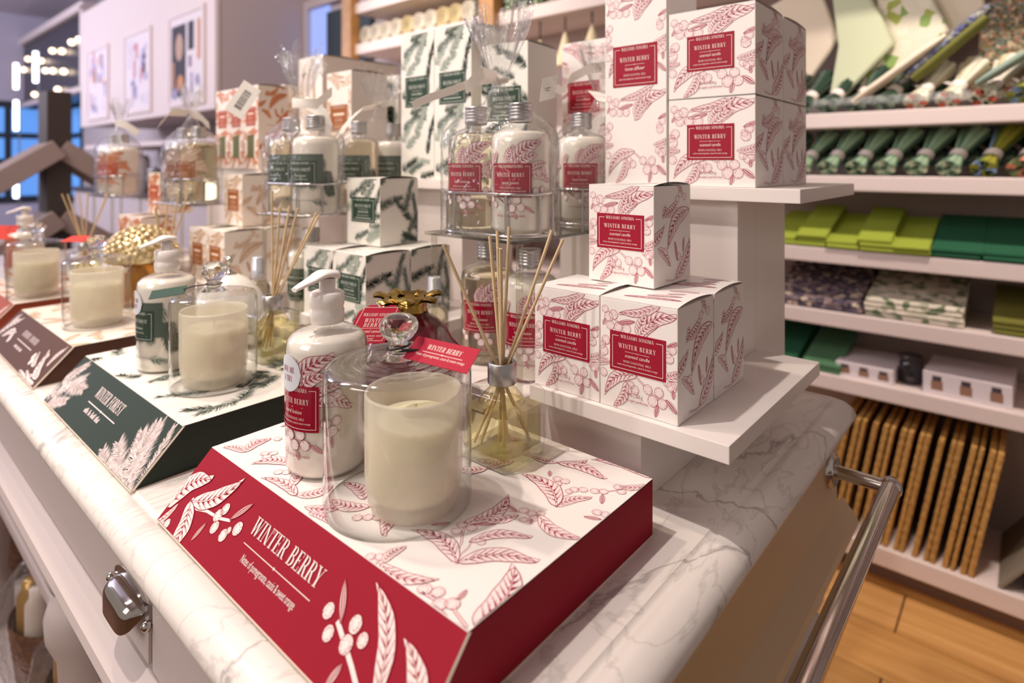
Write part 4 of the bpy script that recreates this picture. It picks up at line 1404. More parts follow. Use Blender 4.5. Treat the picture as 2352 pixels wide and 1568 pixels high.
hang_tag('coral card tag lying on the cloche of the brown set', RT * -.833 + FW * 1.105 + UP * 1.113, RT * .046, FW * .032 + UP * .007, 'coral', lambda P, w, h: None, [[(-1.262, .3145, 1.101), tuple(RT * -.80 + FW * 1.12 + UP * 1.117)]])
hang_tag('coral card tag by the farthest pump bottle', RT * -1.2 + FW * 1.38 + UP * 1.083, RT * .05, FW * .02 + UP * .03, 'coral', lambda P, w, h: None, [[tuple(RT * -1.17 + FW * 1.4 + UP * 1.11), (-1.80, .318, 1.1125)]])

# ------------------------------------------------------------------ reed diffusers
def oil_mat():
    m = thin('diffuser_oil', (.996, .97, .76), .05, .8, .03)
    nt = m.node_tree
    rf = nt.nodes.new('ShaderNodeBsdfRefraction')
    rf.inputs['Color'].default_value = (1.0, .96, .70, 1)
    rf.inputs['IOR'].default_value = 1.22
    rf.inputs['Roughness'].default_value = 0.0
    mx = nt.nodes.new('ShaderNodeMixShader')
    mx.inputs[0].default_value = 0.25
    out = [n for n in nt.nodes if n.type == 'OUTPUT_MATERIAL'][0]
    src = out.inputs[0].links[0].from_socket
    nt.links.new(src, mx.inputs[1]); nt.links.new(rf.outputs[0], mx.inputs[2])
    nt.links.new(mx.outputs[0], out.inputs[0])
    return m
M_oil = oil_mat()
M_base = thin('thick_glass_base', (.965, .972, .95), .08, 1.0, .03)
M_reed = mat('rattan_reed', 'e2c79c', .65, var=.35, bscale=90)
def sq_rows(half, z, rad, n=5):
    return [(x, y, z) for x, y in rounded_rect(-half, half, -half, half, max(rad, .0004), n)]
def diffuser_parts():
    o = {}
    a = .03125
    mb = MB()
    mb.grid([sq_rows(h, z, r) for h, z, r in ((a - .003, 0, .004), (a - .0005, .0015, .005), (a, .004, .005), (a, .0615, .005), (a - .002, .0655, .006), (a - .007, .0680, .010), (.0165, .0690, .0164), (.0128, .0705, .0127))], 0, True, True, True)
    o['bottle'] = mb.mesh('bottle', [M_clear])
    mb = MB()
    r0 = sq_rows(a - .0032, .0105, .004)
    r1 = sq_rows(a - .0032, .0490, .004)
    mb.grid([r0, r1], 0, True, True, True); mb.face(r0[::-1]); mb.face(r1)
    o['oil'] = mb.mesh('oil', [M_oil])
    mb = MB()
    r0 = sq_rows(a - .0010, .0012, .004); r1 = sq_rows(a - .0010, .0095, .004)
    mb.grid([r0, r1], 0, True, True, True); mb.face(r0[::-1]); mb.face(r1)
    o['base'] = mb.mesh('base', [M_base])
    o['neck'] = lathemesh('neck', [(.0120, .070), (.0125, .066), (.0185, .060), (.0225, .0545), (.0225, .0515), (.020, .050)], thin('neck_glass', (.96, .92, .76), .06, 1.8, .03), 8 * 4, fn=lambda t, z: 1 + (.04 * math.cos(8 * t) if z < .064 else 0))
    o['collar'] = lathemesh('collar', [(.0100, .0905), (.0132, .0912), (.0143, .0902), (.0143, .0708), (.0136, .0700), (.0100, .0700)], M_steel, 40)
    return o
def diffuser(label, x, y, z, tips, rz=0):
    K = cached('diffuser', diffuser_parts)
    t = thing('reed_diffuser', label, 'diffuser', (x, y, z), rz)
    obj('bottle', K['bottle'], t); obj('oil', K['oil'], t, label='yellow scented oil'); obj('glass_base', K['base'], t); obj('neck', K['neck'], t)
    obj('collar', K['collar'], t, label='brushed silver collar')
    for tx, ty, tz in tips:
        # each reed leans through the collar to the far side of the bottle
        T = Vector((tx, ty, tz)); 
        d = Vector((tx, ty, 0)); 
        c = Vector((tx * .12, ty * .12, .0905))
        if c.xy.length > .0085: c.xy *= .0085 / c.xy.length
        b = c + (c - T) * (.078 / (T.z - .0905))
        for k in (0, 1):
            b[k] = max(-.024, min(.024, b[k]))
        b.z = max(b.z, .0125)
        mb = MB(); mb.tube([b, c, T], .00165, 8)
        obj('reed', mb.mesh('reed', [M_reed]), t)
def tips_from(dx, z, spread=1):
    out = []
    for lat, dep, zz in dx:
        p = RT * lat * spread + FW * dep * spread
        out.append((p.x, p.y, zz + z))
    return out
TP = ((-.0575, -.004, .206), (-.0125, .010, .213), (-.0055, .03, .216), (-.0040, -.004, .203), (-.001, -.022, .205), (.0070, .004, .223), (.050, .012, .2185), (.0605, .006, .2100))
diffuser('square reed diffuser with yellow oil on the red riser', -.3945, .4405, .9716, tips_from(TP, 0))
TP2 = ((-.005, .01, .245), (.011, .0, .222), (.018, .02, .222), (.041, -.01, .220), (.062, .01, .212), (.071, -.006, .210))
diffuser('square reed diffuser with yellow oil on the dark green riser', -.852, .4405, .9716, tips_from(TP2, 0))
TP3 = ((-.022, .01, .20), (-.012, -.01, .20), (-.006, .02, .205), (.03, 0, .235), (.034, .02, .22))
diffuser('reed diffuser on the chocolate brown riser', -1.285, .442, .9716, tips_from(TP3, 0))
TP4 = ((-.05, .01, .21), (-.042, -.02, .212), (-.028, .02, .21), (.008, 0, .215), (.05, .01, .215), (.062, -.01, .205))
diffuser('reed diffuser on the farthest riser', -1.772, .43, .9716, tips_from(TP4, 0))

# ------------------------------------------------------------------ ceramic and gold ornaments
def pomegranate(label, x, y, z):
    t = thing('pomegranate_candle', label, 'ornament', (x, y, z))
    def lob(a, zz):
        k = max(0, math.sin(pi * min(1, zz / .098)))
        return 1 + .085 * k * math.cos(5 * a + 1.0) + .04 * k * math.cos(3 * a) + .02 * math.sin(2 * a + zz * 70)
    pr = [(.0001, 0), (.022, .0005), (.040, .006), (.052, .018), (.0575, .034), (.0585, .048), (.053, .062), (.045, .070), (.0415, .076), (.037, .086), (.0285, .0945), (.021, .099), (.020, .103), (.0001, .104)]
    obj('body', lathemesh('body', pr, mat('oxblood_glaze', '5f0f1c', .22, coat=.8), 64, fn=lob), t, label='dark red glazed body')
    cr = [(.0195, .101), (.018, .106), (.019, .112), (.0235, .118), (.0225, .1185), (.017, .113), (.0001, .112)]
    gold = mat('gold_leaf', 'a98c4a', .25, 1)
    c = obj('crown', lathemesh('crown', cr, gold, 40, fn=lambda a, zz: 1 + .05 * math.cos(7 * a)), t, label='gold crown')
    for k in range(7):
        a = 2 * pi * k / 7 + .2
        rows = []
        for i in range(8):
            s = i / 7
            r = .018 + .0175 * s; w = .0085 * (1 - s ** 2.2) ** .6 * (.75 + .6 * s) + .0002
            zz = .1165 + .0055 * math.sin(s * 2.4) - .002 * s + .0015 * math.sin(k * 2.1)
            rows.append([(r * math.cos(a) - q * w * math.sin(a), r * math.sin(a) + q * w * math.cos(a), zz - .0028 * abs(q)) for q in (-1, -.5, 0, .5, 1)])
        mb = MB(); mb.grid(rows, 0, True); mb.grid([[(p[0], p[1], p[2] - .0022) for p in r] for r in rows], 0, True, flip=True)
        obj('petal', mb.mesh('petal', [gold]), c)
    return t
pomegranate('dark red pomegranate candle with gold crown behind the large cloche', -.5445, .4445, .9716).scale = (1.15, 1.15, 1.13)

t = thing('white_bell_ornament', 'white pleated ornament with silver ring finial behind the green cloche', 'ornament', (-.976, .432, .9716))
obj('body', lathemesh('body', [(.0001, 0), (.05, .001), (.062, .01), (.064, .03), (.058, .055), (.044, .082), (.028, .099), (.012, .108), (.0001, .109)], mat('white_ceramic', 'efe9e2', .3, coat=.3), 64, fn=lambda a, z: 1 + .035 * math.cos(12 * a) * max(0, 1 - z / .11)), t)
mb = MB(); mb.lathe([(.0001, .106), (.012, .108), (.006, .112), (.002, .116), (.002, .124), (.005, .128), (.0055, .132), (.003, .136), (.0001, .1365)], 20)
mb.tube([(.011 * math.cos(a) - .011, 0, .123 + .011 * math.sin(a)) for a in [2 * pi * k / 24 for k in range(24)]], .0016, 8, closed=True)
obj('finial', mb.mesh('finial', [M_chrome]), t, label='silver ring finial')

t = thing('gold_beaded_jar', 'amber glass jar with a domed lid of gold scales on the brown riser', 'jar', (-1.385, .435, .9716))
obj('jar_body', lathemesh('jar_body', [(.0001, 0), (.045, .001), (.058, .012), (.064, .04), (.062, .075), (.055, .088), (.052, .092)], mat('amber_glass', 'c98f3a', .08, trans=.7, coat=.4), 48), t)
gold2 = mat('pale_gold', 'f1deb2', .28, .65)
ld = obj('lid', lathemesh('lid', [(.064, .088), (.0655, .096), (.058, .116), (.044, .136), (.025, .150), (.0001, .157)], gold2, 40), t, label='gold lid')
mb = MB()
for k in range(150):
    f = (k + .5) / 150
    ph = math.acos(1 - f * .98); a = k * 2.39996
    r = .0665 * math.sin(ph); z = .092 + .066 * math.cos(ph)
    i = Matrix.Translation((r * math.cos(a), r * math.sin(a), z)) @ Matrix.Rotation(a, 4, 'Z') @ Matrix.Rotation(ph, 4, 'Y')
    rows = []
    for p in (.25, .5, .75):
        rows.append([tuple(i @ Vector((.0062 * math.sin(pi * p) * math.cos(b), .0058 * math.sin(pi * p) * math.sin(b), .004 * math.cos(pi * p)))) for b in [2 * pi * j / 7 for j in range(7)]])
    top = tuple(i @ Vector((0, 0, .004)))
    mb.grid(rows, 0, True, True, True)
    for j in range(7):
        mb.face([rows[0][j], rows[0][(j + 1) % 7], top], 0, True)
sc = obj('scales', mb.mesh('scales', [gold2]), ld)
sc['kind'] = 'stuff'

# ------------------------------------------------------------------ acrylic stands, wire caddies, bagged bottle sets
M_acr = thin('acrylic_sheet', (.90, .90, .85), .10, 1.4, .04)
def acrylic(label, x0, x1, y0, y1, z, inset=.006):
    t = thing('acrylic_stand', label, 'stand', (x0, y0, .92))
    obj('plinth', boxmesh('plinth', 0, min(x1 - x0, x1 - x0 - inset + .006), 0, y1 - y0, 0, .066, M_white, .001), t, label='white plinth')
    obj('tray', boxmesh('tray', 0, x1 - x0, 0, y1 - y0, z - .92 - .004, z - .92, M_acr, .0006), t, label='clear acrylic tray')
    mb = MB()
    for dx in (.008, x1 - x0 - .008):
        for dy in (.012, y1 - y0 - .012):
            pass
    for dx in (.006, x1 - x0 - inset):
        for dy in (.012, y1 - y0 - .012):
            m = MB(); m.tube([(dx, dy, .066), (dx, dy, z - .92 - .004)], .004, 12)
            obj('leg', m.mesh('leg', [M_acr]), t)
def caddy_parts():
    a, b = .0795, .041
    def stad(z, k=1.0, n=12):
        s = a - b
        P = []
        for i in range(n + 1):
            t = -pi / 2 + pi * i / n; P.append((s + b * math.cos(t) * k, b * math.sin(t) * k, z))
        for i in range(n + 1):
            t = pi / 2 + pi * i / n; P.append((-s + b * math.cos(t) * k, b * math.sin(t) * k, z))
        return P
    o = {}
    mb = MB(); mb.tube(stad(.052), .0019, 8, closed=True); o['rim'] = mb.mesh('rim', [M_wire])
    mb = MB(); mb.tube(stad(.0018), .0017, 8, closed=True); o['foot'] = mb.mesh('foot_ring', [M_wire])
    mb = MB(); mb.tube([(0, 0, 0), (0, 0, .05)], .0015, 8); o['wire'] = mb.mesh('wire', [M_wire])
    o['pos'] = [(p[0], p[1], .002) for p in stad(0)[1::4]]
    return o
def caddy(label, x, y, z, rz, group):
    K = cached('caddy', caddy_parts)
    t = thing('wire_caddy', label, 'caddy', (x, y, z), rz, group)
    obj('rim', K['rim'], t); obj('foot_ring', K['foot'], t)
    for p in K['pos']:
        obj('wire', K['wire'], t, p)
def bag_mesh(seed, H=.285, neck=.196, lean=(0, 0), flare=.040):
    R = random.Random(seed)
    a, b = .086, .0475
    n = 72
    ph = [R.uniform(0, 6.28) for _ in range(8)]
    def stad(ang):
        s = a - b
        x, y = math.cos(ang), math.sin(ang)
        return (b * x + (s * max(-1, min(1, x * 2.2))), b * y)
    zs = [0.001, .012, .04, .08, .115, .13, .142, .155, .168, .18, neck - .006, neck, neck + .008] + [neck + .008 + (H - neck - .008) * i / 7 for i in range(1, 8)]
    rows = []
    for z in zs:
        row = []
        for k in range(n):
            an = 2 * pi * k / n
            X, Y = stad(an)
            if z <= .125:
                f = 1.0
            elif z < neck:
                u = (z - .125) / (neck - .125)
                f = 1 - .90 * (u * u * (3 - 2 * u)) ** .85
            else:
                f = None
            pleat = math.sin(9 * an + ph[0]) * .55 + math.sin(14 * an + ph[1]) * .35 + math.sin(23 * an + ph[2]) * .25
            if f is not None:
                g = f * (1 + (.03 * pleat if z < .125 else .10 * pleat * (1 - f)))
                X, Y = X * g, Y * g
                if f < .4:
                    rr = math.hypot(X, Y); lim = .0085 + .04 * max(0, f - .1)
                    k2 = min(1, lim / max(rr, 1e-6)); X *= k2; Y *= k2
            else:
                u = (z - neck) / (H - neck)
                r = .0085 + flare * u ** .8
                r *= 1 + .24 * pleat * (.4 + u)
                X, Y = r * math.cos(an), r * math.sin(an) * .7
            u = max(0, (z - .125) / (H - .125))
            jag = (.012 * math.sin(5 * an + ph[3]) + .008 * math.sin(11 * an + ph[4])) if z > H - .02 else 0
            row.append((X + lean[0] * u, Y + lean[1] * u, z + jag))
        rows.append(row)
    mb = MB(); mb.grid(rows, 0, True, True, True)
    mb.m = [1 if mb.v[f[0]][2] > .185 else 0 for f in mb.f]
    return mb.mesh('film', [M_cello, M_gath])
def ribbon(pts, w, side):
    mb = MB()
    side = Vector(side).normalized()
    A = [Vector(p) - side * w / 2 for p in pts]; B = [Vector(p) + side * w / 2 for p in pts]
    mb.grid([A, B], 0, True)
    off = Vector((0, 0, -.0004))
    mb.grid([[a + off for a in A], [b + off for b in B]], 0, True, flip=True)
    return mb
def bag(label, x, y, z, rz, seed, group, ribs, tag=None, lean=(0, 0), H=.285, flare=.04):
    t = thing('cellophane_bag', label, 'bag', (x, y, z), rz, group)
    obj('film', bag_mesh(seed, H, lean=lean, flare=flare), t)
    inv = Matrix.Rotation(-rz, 3, 'Z')
    mb = MB(); nk = Vector((lean[0] * .45, lean[1] * .45, .197))
    mb.tube([(nk.x + .0105 * math.cos(a), nk.y + .0105 * math.sin(a), nk.z) for a in [2 * pi * k / 20 for k in range(20)]], .003, 8, closed=True)
    kn = obj('ribbon', mb.mesh('ribbon', [M_rib]), t)
    for pts, w, sd in ribs:
        m = ribbon([inv @ Vector(p) + nk for p in pts], w, inv @ Vector(sd))
        obj('ribbon_tail', m.mesh('ribbon_tail', [M_rib]), kn)
    if tag:
        O, U, V, bars = tag
        U, V = inv @ Vector(U), inv @ Vector(V)
        f = fplane(inv @ Vector(O) + nk, U, V)
        w, h = U.length, V.length
        mb = MB(); mb.prism([(0, 0), (w, 0), (w, h), (0, h)], f, 0, .0006)
        g = obj('paper_tag', mb.mesh('paper_tag', [mat('tag_paper', 'eee7e0', .5)]), t, label='white paper tag')
        P = Pr()
        if bars:
            xx = w * .2
            while xx < w * .8:
                b = RN.uniform(.0006, .0022); P.rect(xx, h * .3, xx + b, h * .7, 0, 0); xx += b + RN.uniform(.0006, .0016)
        else:
            P.rect(w * .25, h * .5, w * .6, h * .53, 0, 0); P.rect(w * .3, h * .4, w * .55, h * .43, 0, 0)
        obj('print', P.mesh('print', [mat('tag_print', '5b5754', .6)], f, base=.0007), g)

def lr(lat, dep, up):
    p = RT * lat + FW * dep
    return (p.x, p.y, up)
acrylic('clear acrylic stand on white plinth carrying the red bagged bottle sets', -.605, -.49 + .045, .522, .868, 1.168)
zt = 1.1682
G1 = 'bottle gift sets of the red scent'
caddy('wire caddy around the two nearest red labelled bottles', -.5245, .577, zt, 0, G1)
bottle('red', 'cream lotion bottle with red label, nearest in the bagged row', -.4855, .577, zt + .0036, .35, False, G1)
bottle('red', 'clear soap bottle with red label in the nearest bag', -.5635, .577, zt + .0036, .25, True, G1)
bag('clear cellophane bag with tall flared top, nearest of the red sets', -.5245, .577, zt, 0, 3, G1,
    [([lr(.0, -.012, 0), lr(-.03, -.02, -.004), lr(-.06, -.03, -.017), lr(-.085, -.035, -.026), lr(-.105, -.04, -.036)], .0095, lr(-.3, -.3, .9)),
     ([lr(0, -.012, .002), lr(-.018, -.03, .006), lr(-.03, -.034, -.004), lr(-.04, -.03, -.014)], .014, lr(-.2, -.2, .95))],
    (lr(.052, -.02, -.030), lr(.02, .006, .006), lr(.004, .002, .030), False), lean=(.004, 0), H=.283, flare=.034)
caddy('wire caddy around the second pair of red labelled bottles', -.508, .7915, zt, pi / 2, G1)
bottle('red', 'cream lotion bottle with red label, second in the bagged row', -.512, .7525, zt + .0036, .5, False, G1)
bottle('red', 'cream lotion bottle with red label, third in the bagged row', -.504, .8305, zt + .0036, .5, False, G1)
bag('clear cellophane bag of the second red set with ribbon bow', -.508, .7915, zt, pi / 2, 8, G1,
    [([lr(-.06, -.03, .0), lr(-.05, -.035, .018), lr(-.02, -.03, .034), lr(.0, -.03, .036), lr(.02, -.03, .024), lr(.05, -.03, .004)], .017, lr(.3, -.2, .9)),
     ([lr(-.09, -.03, .012), lr(-.07, -.03, .005), lr(-.06, -.03, .0)], .012, lr(.2, -.2, .9))],
    (lr(-.01, -.045, -.016), lr(.066, .006, -.012), lr(-.012, .022, .018), False), lean=(-.01, -.012), H=.262, flare=.03)
bag('loose cellophane top rising between the red sets', -.56, .70, zt, .4, 21, G1, [([lr(0, -.01, 0), lr(.01, -.02, -.01)], .008, lr(.5, 0, .5))], None, lean=(.0, .0), H=.27, flare=.05) if False else None
# lower tier
zl2 = .9864
for k, (x, y, c, lb) in enumerate(((-.4895, .60, False, 'cream lotion bottle with red label under the acrylic tray'), (-.5745, .612, True, 'clear soap bottle with red label under the acrylic tray'))):
    bottle('red', lb, x, y, zl2, .45, c)
def slim_bottle(c, label, x, y, z):
    t = thing('spray_bottle', label, 'bottle', (x, y, z), .4)
    r = .021
    obj('liquid', cached('slimliq', lambda: lathemesh('liquid', [(.0001, .001), (r - .001, .001), (r - .001, .118), (.012, .126), (.0001, .127)], M_soap, 32)), t)
    obj('clear_shell', cached('slimshell', lambda: lathemesh('clear_shell', [(.0001, 0), (r - .002, 0), (r, .003), (r, .118), (r - .003, .124), (.011, .129), (.009, .133)], M_clear, 32)), t)
    obj('cap', cached('slimcap', lambda: lathemesh('cap', [(.009, .131), (.0105, .1315), (.0105, .150), (.0095, .151), (.0095, .168), (.0085, .1695), (.0001, .17)], mat('pale_cap', 'c9cdd8', .2, .3), 28)), t)
    f = fcyl(r)
    P = Pr(); P.rect(-.024, .035, .024, .085, 0, 0, 10)
    l = obj('label', P.mesh('label', [mat('bottle_label_' + c, PAL[c]['label'], .15, coat=.5)], f, base=.0004), t)
    Q = Pr(); Q.frame(-.021, .038, .021, .082, .0006, 0, 0, 8); Q.serif('WILLIAMS SONOMA', 0, .077, .003, 0, 0, .026)
    if PAL[c]['w1']: Q.serif(PAL[c]['w1'], 0, .064, .005, 0, 0, .032, tr=.1)
    obj('lettering', Q.mesh('lettering', [lm(c)[1]], f, base=.0006), l)
    Q = Pr()
    for k in range(4):
        Q.leaf((-.02 + .012 * k), .085, (-.018 + .014 * k), .11, .005, .1, 1)
    obj('leaf_print', Q.mesh('leaf_print', pm(c), f, base=.0004), t)
slim_bottle('red', 'slim spray bottle with pale cap and red label beside the pomegranate', -.668, .596, .9204)
slim_bottle('green', 'slim spray bottle with pale cap behind the reeds of the green set', -1.05, .515, .9204)
# green sets
acrylic('clear acrylic stand on white plinth carrying the green bagged bottle sets', -1.025, -.905, .500, .80, 1.172)
zt = 1.1722
G2 = 'bottle gift sets of the green scent'
caddy('wire caddy around the front pair of green labelled bottles', -.9395, .54, zt, 0, G2)
bottle('green', 'cream lotion bottle with pine print in the front green bag', -.900, .54, zt + .0036, .35, False, G2)
bottle('green', 'clear soap bottle with pine print in the front green bag', -.978, .54, zt + .0036, .3, True, G2)
bag('cellophane bag with barcode tag around the front green set', -.9395, .54, zt, 0, 5, G2,
    [([lr(.0, -.012, 0), lr(-.01, -.02, -.01), lr(.035, -.03, -.012), lr(.06, -.03, .008)], .016, lr(.1, -.3, .9)), ([lr(0, -.01, 0), lr(.04, -.03, -.025), lr(.05, -.03, -.05), lr(.045, -.03, -.07)], .022, lr(.9, .1, .3))],
    (lr(-.085, -.04, -.04), lr(.03, .004, .048), lr(-.028, 0, .018), True), lean=(-.006, 0), H=.272, flare=.036)
caddy('wire caddy around the rear pair of green labelled bottles', -.966, .7115, zt, pi / 2, G2)
bottle('green', 'cream lotion bottle with pine print, second in the green row', -.968, .6725, zt + .0036, .5, True, G2)
bottle('green', 'cream lotion bottle with pine print, third in the green row', -.964, .7505, zt + .0036, .5, False, G2)
bag('cellophane bag around the rear green set', -.966, .7115, zt, pi / 2, 13, G2,
    [([lr(0, -.012, 0), lr(-.03, -.03, -.01), lr(-.055, -.03, -.035), lr(-.07, -.03, -.06)], .02, lr(.8, -.2, .5)), ([lr(0, -.01, 0), lr(.03, -.02, .006)], .012, lr(0, -.3, .9))], None, lean=(.0, -.02), H=.25, flare=.032)
bottle('green', 'cream lotion bottle with pine print under the acrylic tray of the green set', -.935, .552, zl2, .3)
# brown sets
acrylic('clear acrylic stand on white plinth carrying the brown bagged bottle sets', -1.50, -1.325, .49, .63, 1.172, .033)
G3 = 'bottle gift sets of the brown scent'
caddy('wire caddy around the brown scented bottles', -1.408, .54, zt, 0, G3)
bottle('brown', 'clear soap bottle with brown label in the nearer brown bag', -1.369, .54, zt + .0036, .3, True, G3)
bottle('brown', 'clear soap bottle with brown label, farther in the same bag', -1.447, .54, zt + .0036, .3, True, G3)
bag('cellophane bag around the brown bottle set', -1.408, .54, zt, 0, 31, G3, [([lr(0, -.012, 0), lr(-.03, -.03, .0), lr(-.055, -.03, -.03)], .02, lr(.6, -.2, .7)), ([lr(0, -.01, 0), lr(.03, -.02, -.01), lr(.05, -.02, -.03)], .018, lr(0, -.3, .9))], None, H=.25, flare=.02)
acrylic('clear acrylic stand on white plinth carrying the farthest bottle set', -1.985, -1.815, .49, .58, 1.172)
G4 = 'bottle gift sets of the rust scent'
caddy('wire caddy around the rust labelled bottles, farthest set', -1.89, .535, zt, 0, G4)
bottle('rust', 'cream lotion bottle with rust print, nearer in the farthest bag', -1.851, .535, zt + .0036, .3, False, G4)
bottle('rust', 'cream lotion bottle with rust print, farther in the farthest bag', -1.929, .535, zt + .0036, .3, False, G4)
bag('cellophane bag around the farthest bottle set', -1.89, .535, zt, 0, 37, G4, [([lr(0, -.012, 0), lr(.04, -.03, -.01), lr(.07, -.03, -.03)], .02, lr(.6, -.2, .7))], None, lean=(.02, 0), H=.25, flare=.02)

# ------------------------------------------------------------------ linens and boxes on the wall shelving
def poly_cloth(name, label, poly, y, th, m, tilt=0.0, group=None, border=None):
    """folded cloth standing on the shelf: outline in x,z; thickness in y"""
    t = thing(name, label, 'towel', (sum(p[0] for p in poly) / len(poly), y, poly[0][1]), 0, group)
    cx, cz = t.location.x, t.location.z
    mb = MB()
    n = len(poly)
    zmin = min(p[1] for p in poly)
    layers = ((-.0, .92), (.15, 1.0), (.85, 1.0), (1.0, .92))
    c0 = (sum(p[0] for p in poly) / n, sum(p[1] for p in poly) / n)
    rows = []
    for f, k in layers:
        rows.append([((c0[0] + (p[0] - c0[0]) * k) - cx, -th / 2 + th * f + (p[1] - zmin) * tilt, (c0[1] + (p[1] - c0[1]) * k) - cz) for p in poly])
    mb.grid(rows, 0, True, True, True); mb.face(rows[0]); mb.face(rows[-1][::-1])
    obj('cloth', mb.mesh('cloth', [m]), t)
    return t
M_cream = mat('cream_cotton', 'eadcc6', .9, bump=.3, bscale=200)
M_mint = mat('pale_green_cotton', 'd3dab8', .9, bump=.3, bscale=200)
M_pear = speckle_mat('pear_print_cotton', ['e9e2cc', 'e4e0c8', '8fae62', 'efe8d4', 'a9b45c', 'e9e2cc'], 34)
M_blue = speckle_mat('blue_print_cotton', ['5c6088', '8d90ac', '3b3f66', 'a7a59a', '6a6b45'], 120)
M_flor = speckle_mat('brown_floral_cotton', ['7a6a46', 'a8977a', '53563a', 'c9b597', 'a5745f', '6d7a72'], 120)
M_sage = mat('sage_cotton', '8fa394', .9, bump=.3, bscale=150)
def stripes(P, m): pass
poly_cloth('folded_towel', 'cream striped tea towel nearest the tall boxes on the top shelf', [(-.585, 1.50), (-.478, 1.672), (-.55, 1.88), (-.73, 1.80), (-.70, 1.62)], 2.20, .03, M_cream, .05)
st_ = bpy.data.objects[-1] if False else None
poly_cloth('folded_towel', 'pale green tea towel standing on its corner', [(-.508, 1.418), (-.46, 1.47), (-.318, 1.632), (-.40, 1.82), (-.50, 1.86), (-.475, 1.64)], 2.17, .028, M_mint, .05)
poly_cloth('folded_towel', 'white tea towel with green pear print', [(-.42, 1.50), (-.30, 1.55), (-.185, 1.655), (-.24, 1.80), (-.37, 1.84), (-.375, 1.67)], 2.205, .025, M_pear, .04)
poly_cloth('folded_towel', 'cream tea towel behind the blue patterned roll', [(-.26, 1.56), (-.20, 1.60), (-.095, 1.70), (-.12, 1.80), (-.25, 1.84)], 2.24, .022, M_cream, .03)
poly_cloth('folded_towel', 'brown floral tea towel at the far end of the top shelf', [(-.12, 1.55), (.10, 1.50), (.12, 1.84), (-.04, 1.82), (-.115, 1.68)], 2.25, .03, M_flor, .03)
def cloth_roll(name, label, a, b, r, m, m2=None, flat=.5):
    A, B = Vector(a), Vector(b)
    t = thing(name, label, 'towel', A)
    d = (B - A)
    side = d.cross(Vector((0, 1, 0))).normalized()
    rows = []
    for i in range(11):
        s = i / 10
        p = d * s
        k = min(1, .55 + 3 * min(s, 1 - s))
        rows.append([tuple(p + side * (r * flat * k * math.cos(q)) + Vector((0, 1, 0)) * (r * k * math.sin(q))) for q in [2 * pi * j / 14 for j in range(14)]])
    mb = MB(); mb.grid(rows, 0, True, True); mb.face(rows[0]); mb.face(rows[-1][::-1])
    obj('cloth', mb.mesh('cloth', [m]), t)
    if m2:
        rows2 = [[tuple(Vector(p) * 1.0 - side * r * flat * .9 + Vector((0, .002, 0))) for p in r_] for r_ in rows[1:-1]]
        mb = MB(); mb.grid(rows2, 0, True, True); mb.face(rows2[0]); mb.face(rows2[-1][::-1])
        obj('hem', mb.mesh('hem', [m2]), t)
    return t
cloth_roll('rolled_towel', 'cream rolled tea towel lying aslant across the pear print', (-.418, 2.09, 1.445), (-.185, 2.12, 1.625), .030, M_cream, None, .42)
cloth_roll('rolled_towel', 'blue patterned rolled tea towel with olive hem', (-.30, 2.125, 1.50), (-.085, 2.15, 1.70), .034, M_blue, mat('olive_hem', '77783a', .9), .5)
cloth_roll('rolled_towel', 'sage green rolled tea towel at the far end of the top shelf', (-.115, 2.08, 1.475), (.06, 2.11, 1.60), .03, M_sage, None, .4)

NAPK = {'dark': ['2d4434', '55695a', '8a9a80'], 'sage': ['8fa98a', '4f6a55', 'b9c3a0'], 'pear': ['ddd7c4', 'c9bf9e', 'd1583c'], 'olive': ['8b8a2c', '5c6a2c', '7d97b8'], 'coral': ['c77a5c', '38402f', '7b8a55'], 'navy': ['4e523c', '6d7036', '36385a'], 'white': ['e5dccb', 'cfc6b4', 'b9b59f'], 'gold': ['d8c69a', 'bda66c', 'e5dac2']}
def napkin_mesh(kind, seed):
    R = random.Random(seed)
    cols = NAPK[kind]
    M3 = [mat('napkin_%s_%d' % (kind, i), c, .9, bump=.25, bscale=160) for i, c in enumerate(cols)]
    mb = MB()
    L = .165
    for s in range(9):
        a = 2 * pi * s / 9 + R.uniform(-.2, .2)
        rows = []
        for i in range(8):
            u = i / 7
            sp = .010 + .024 * abs(u - .42) ** 1.1 * 1.6
            cx = sp * math.cos(a); cz = sp * math.sin(a) * .72
            w = .008 + .012 * abs(u - .42)
            rows.append([(cx + w * math.cos(q), L * (u - .42), cz + w * .8 * math.sin(q)) for q in [2 * pi * j / 8 for j in range(8)]])
        mb.grid(rows, R.choice((0, 0, 1, 1, 2)), True, True); mb.face(rows[0], s % 3); mb.face(rows[-1][::-1], s % 3)
    return mb.mesh('cloth', M3)
band = MB()
band.tube([(.021 * math.cos(a), 0, .0175 * math.sin(a)) for a in [2 * pi * k / 20 for k in range(20)]], .0035, 8, closed=True)
band.lathe([(.0215, -.011), (.0225, 0), (.0215, .011)], 20)
bandm = MB()
rows = []
for yy in (-.012, -.006, .006, .012):
    rows.append([(.0235 * math.cos(a), yy, .020 * math.sin(a)) for a in [2 * pi * k / 20 for k in range(20)]])
bandm.grid(rows, 0, True, True); bandm.grid([[(x * .93, y, z * .93) for x, y, z in r] for r in rows], 0, True, True, True)
bandm = bandm.mesh('napkin_band', [mat('paper_band', 'efe3dc', .6)])
ORD = ['first', 'second', 'third', 'fourth', 'fifth', 'sixth', 'seventh', 'eighth', 'ninth', 'tenth', 'eleventh', 'twelfth', 'thirteenth', 'fourteenth', 'fifteenth', 'sixteenth', 'seventeenth', 'eighteenth', 'nineteenth', 'twentieth', 'twenty-first', 'twenty-second']
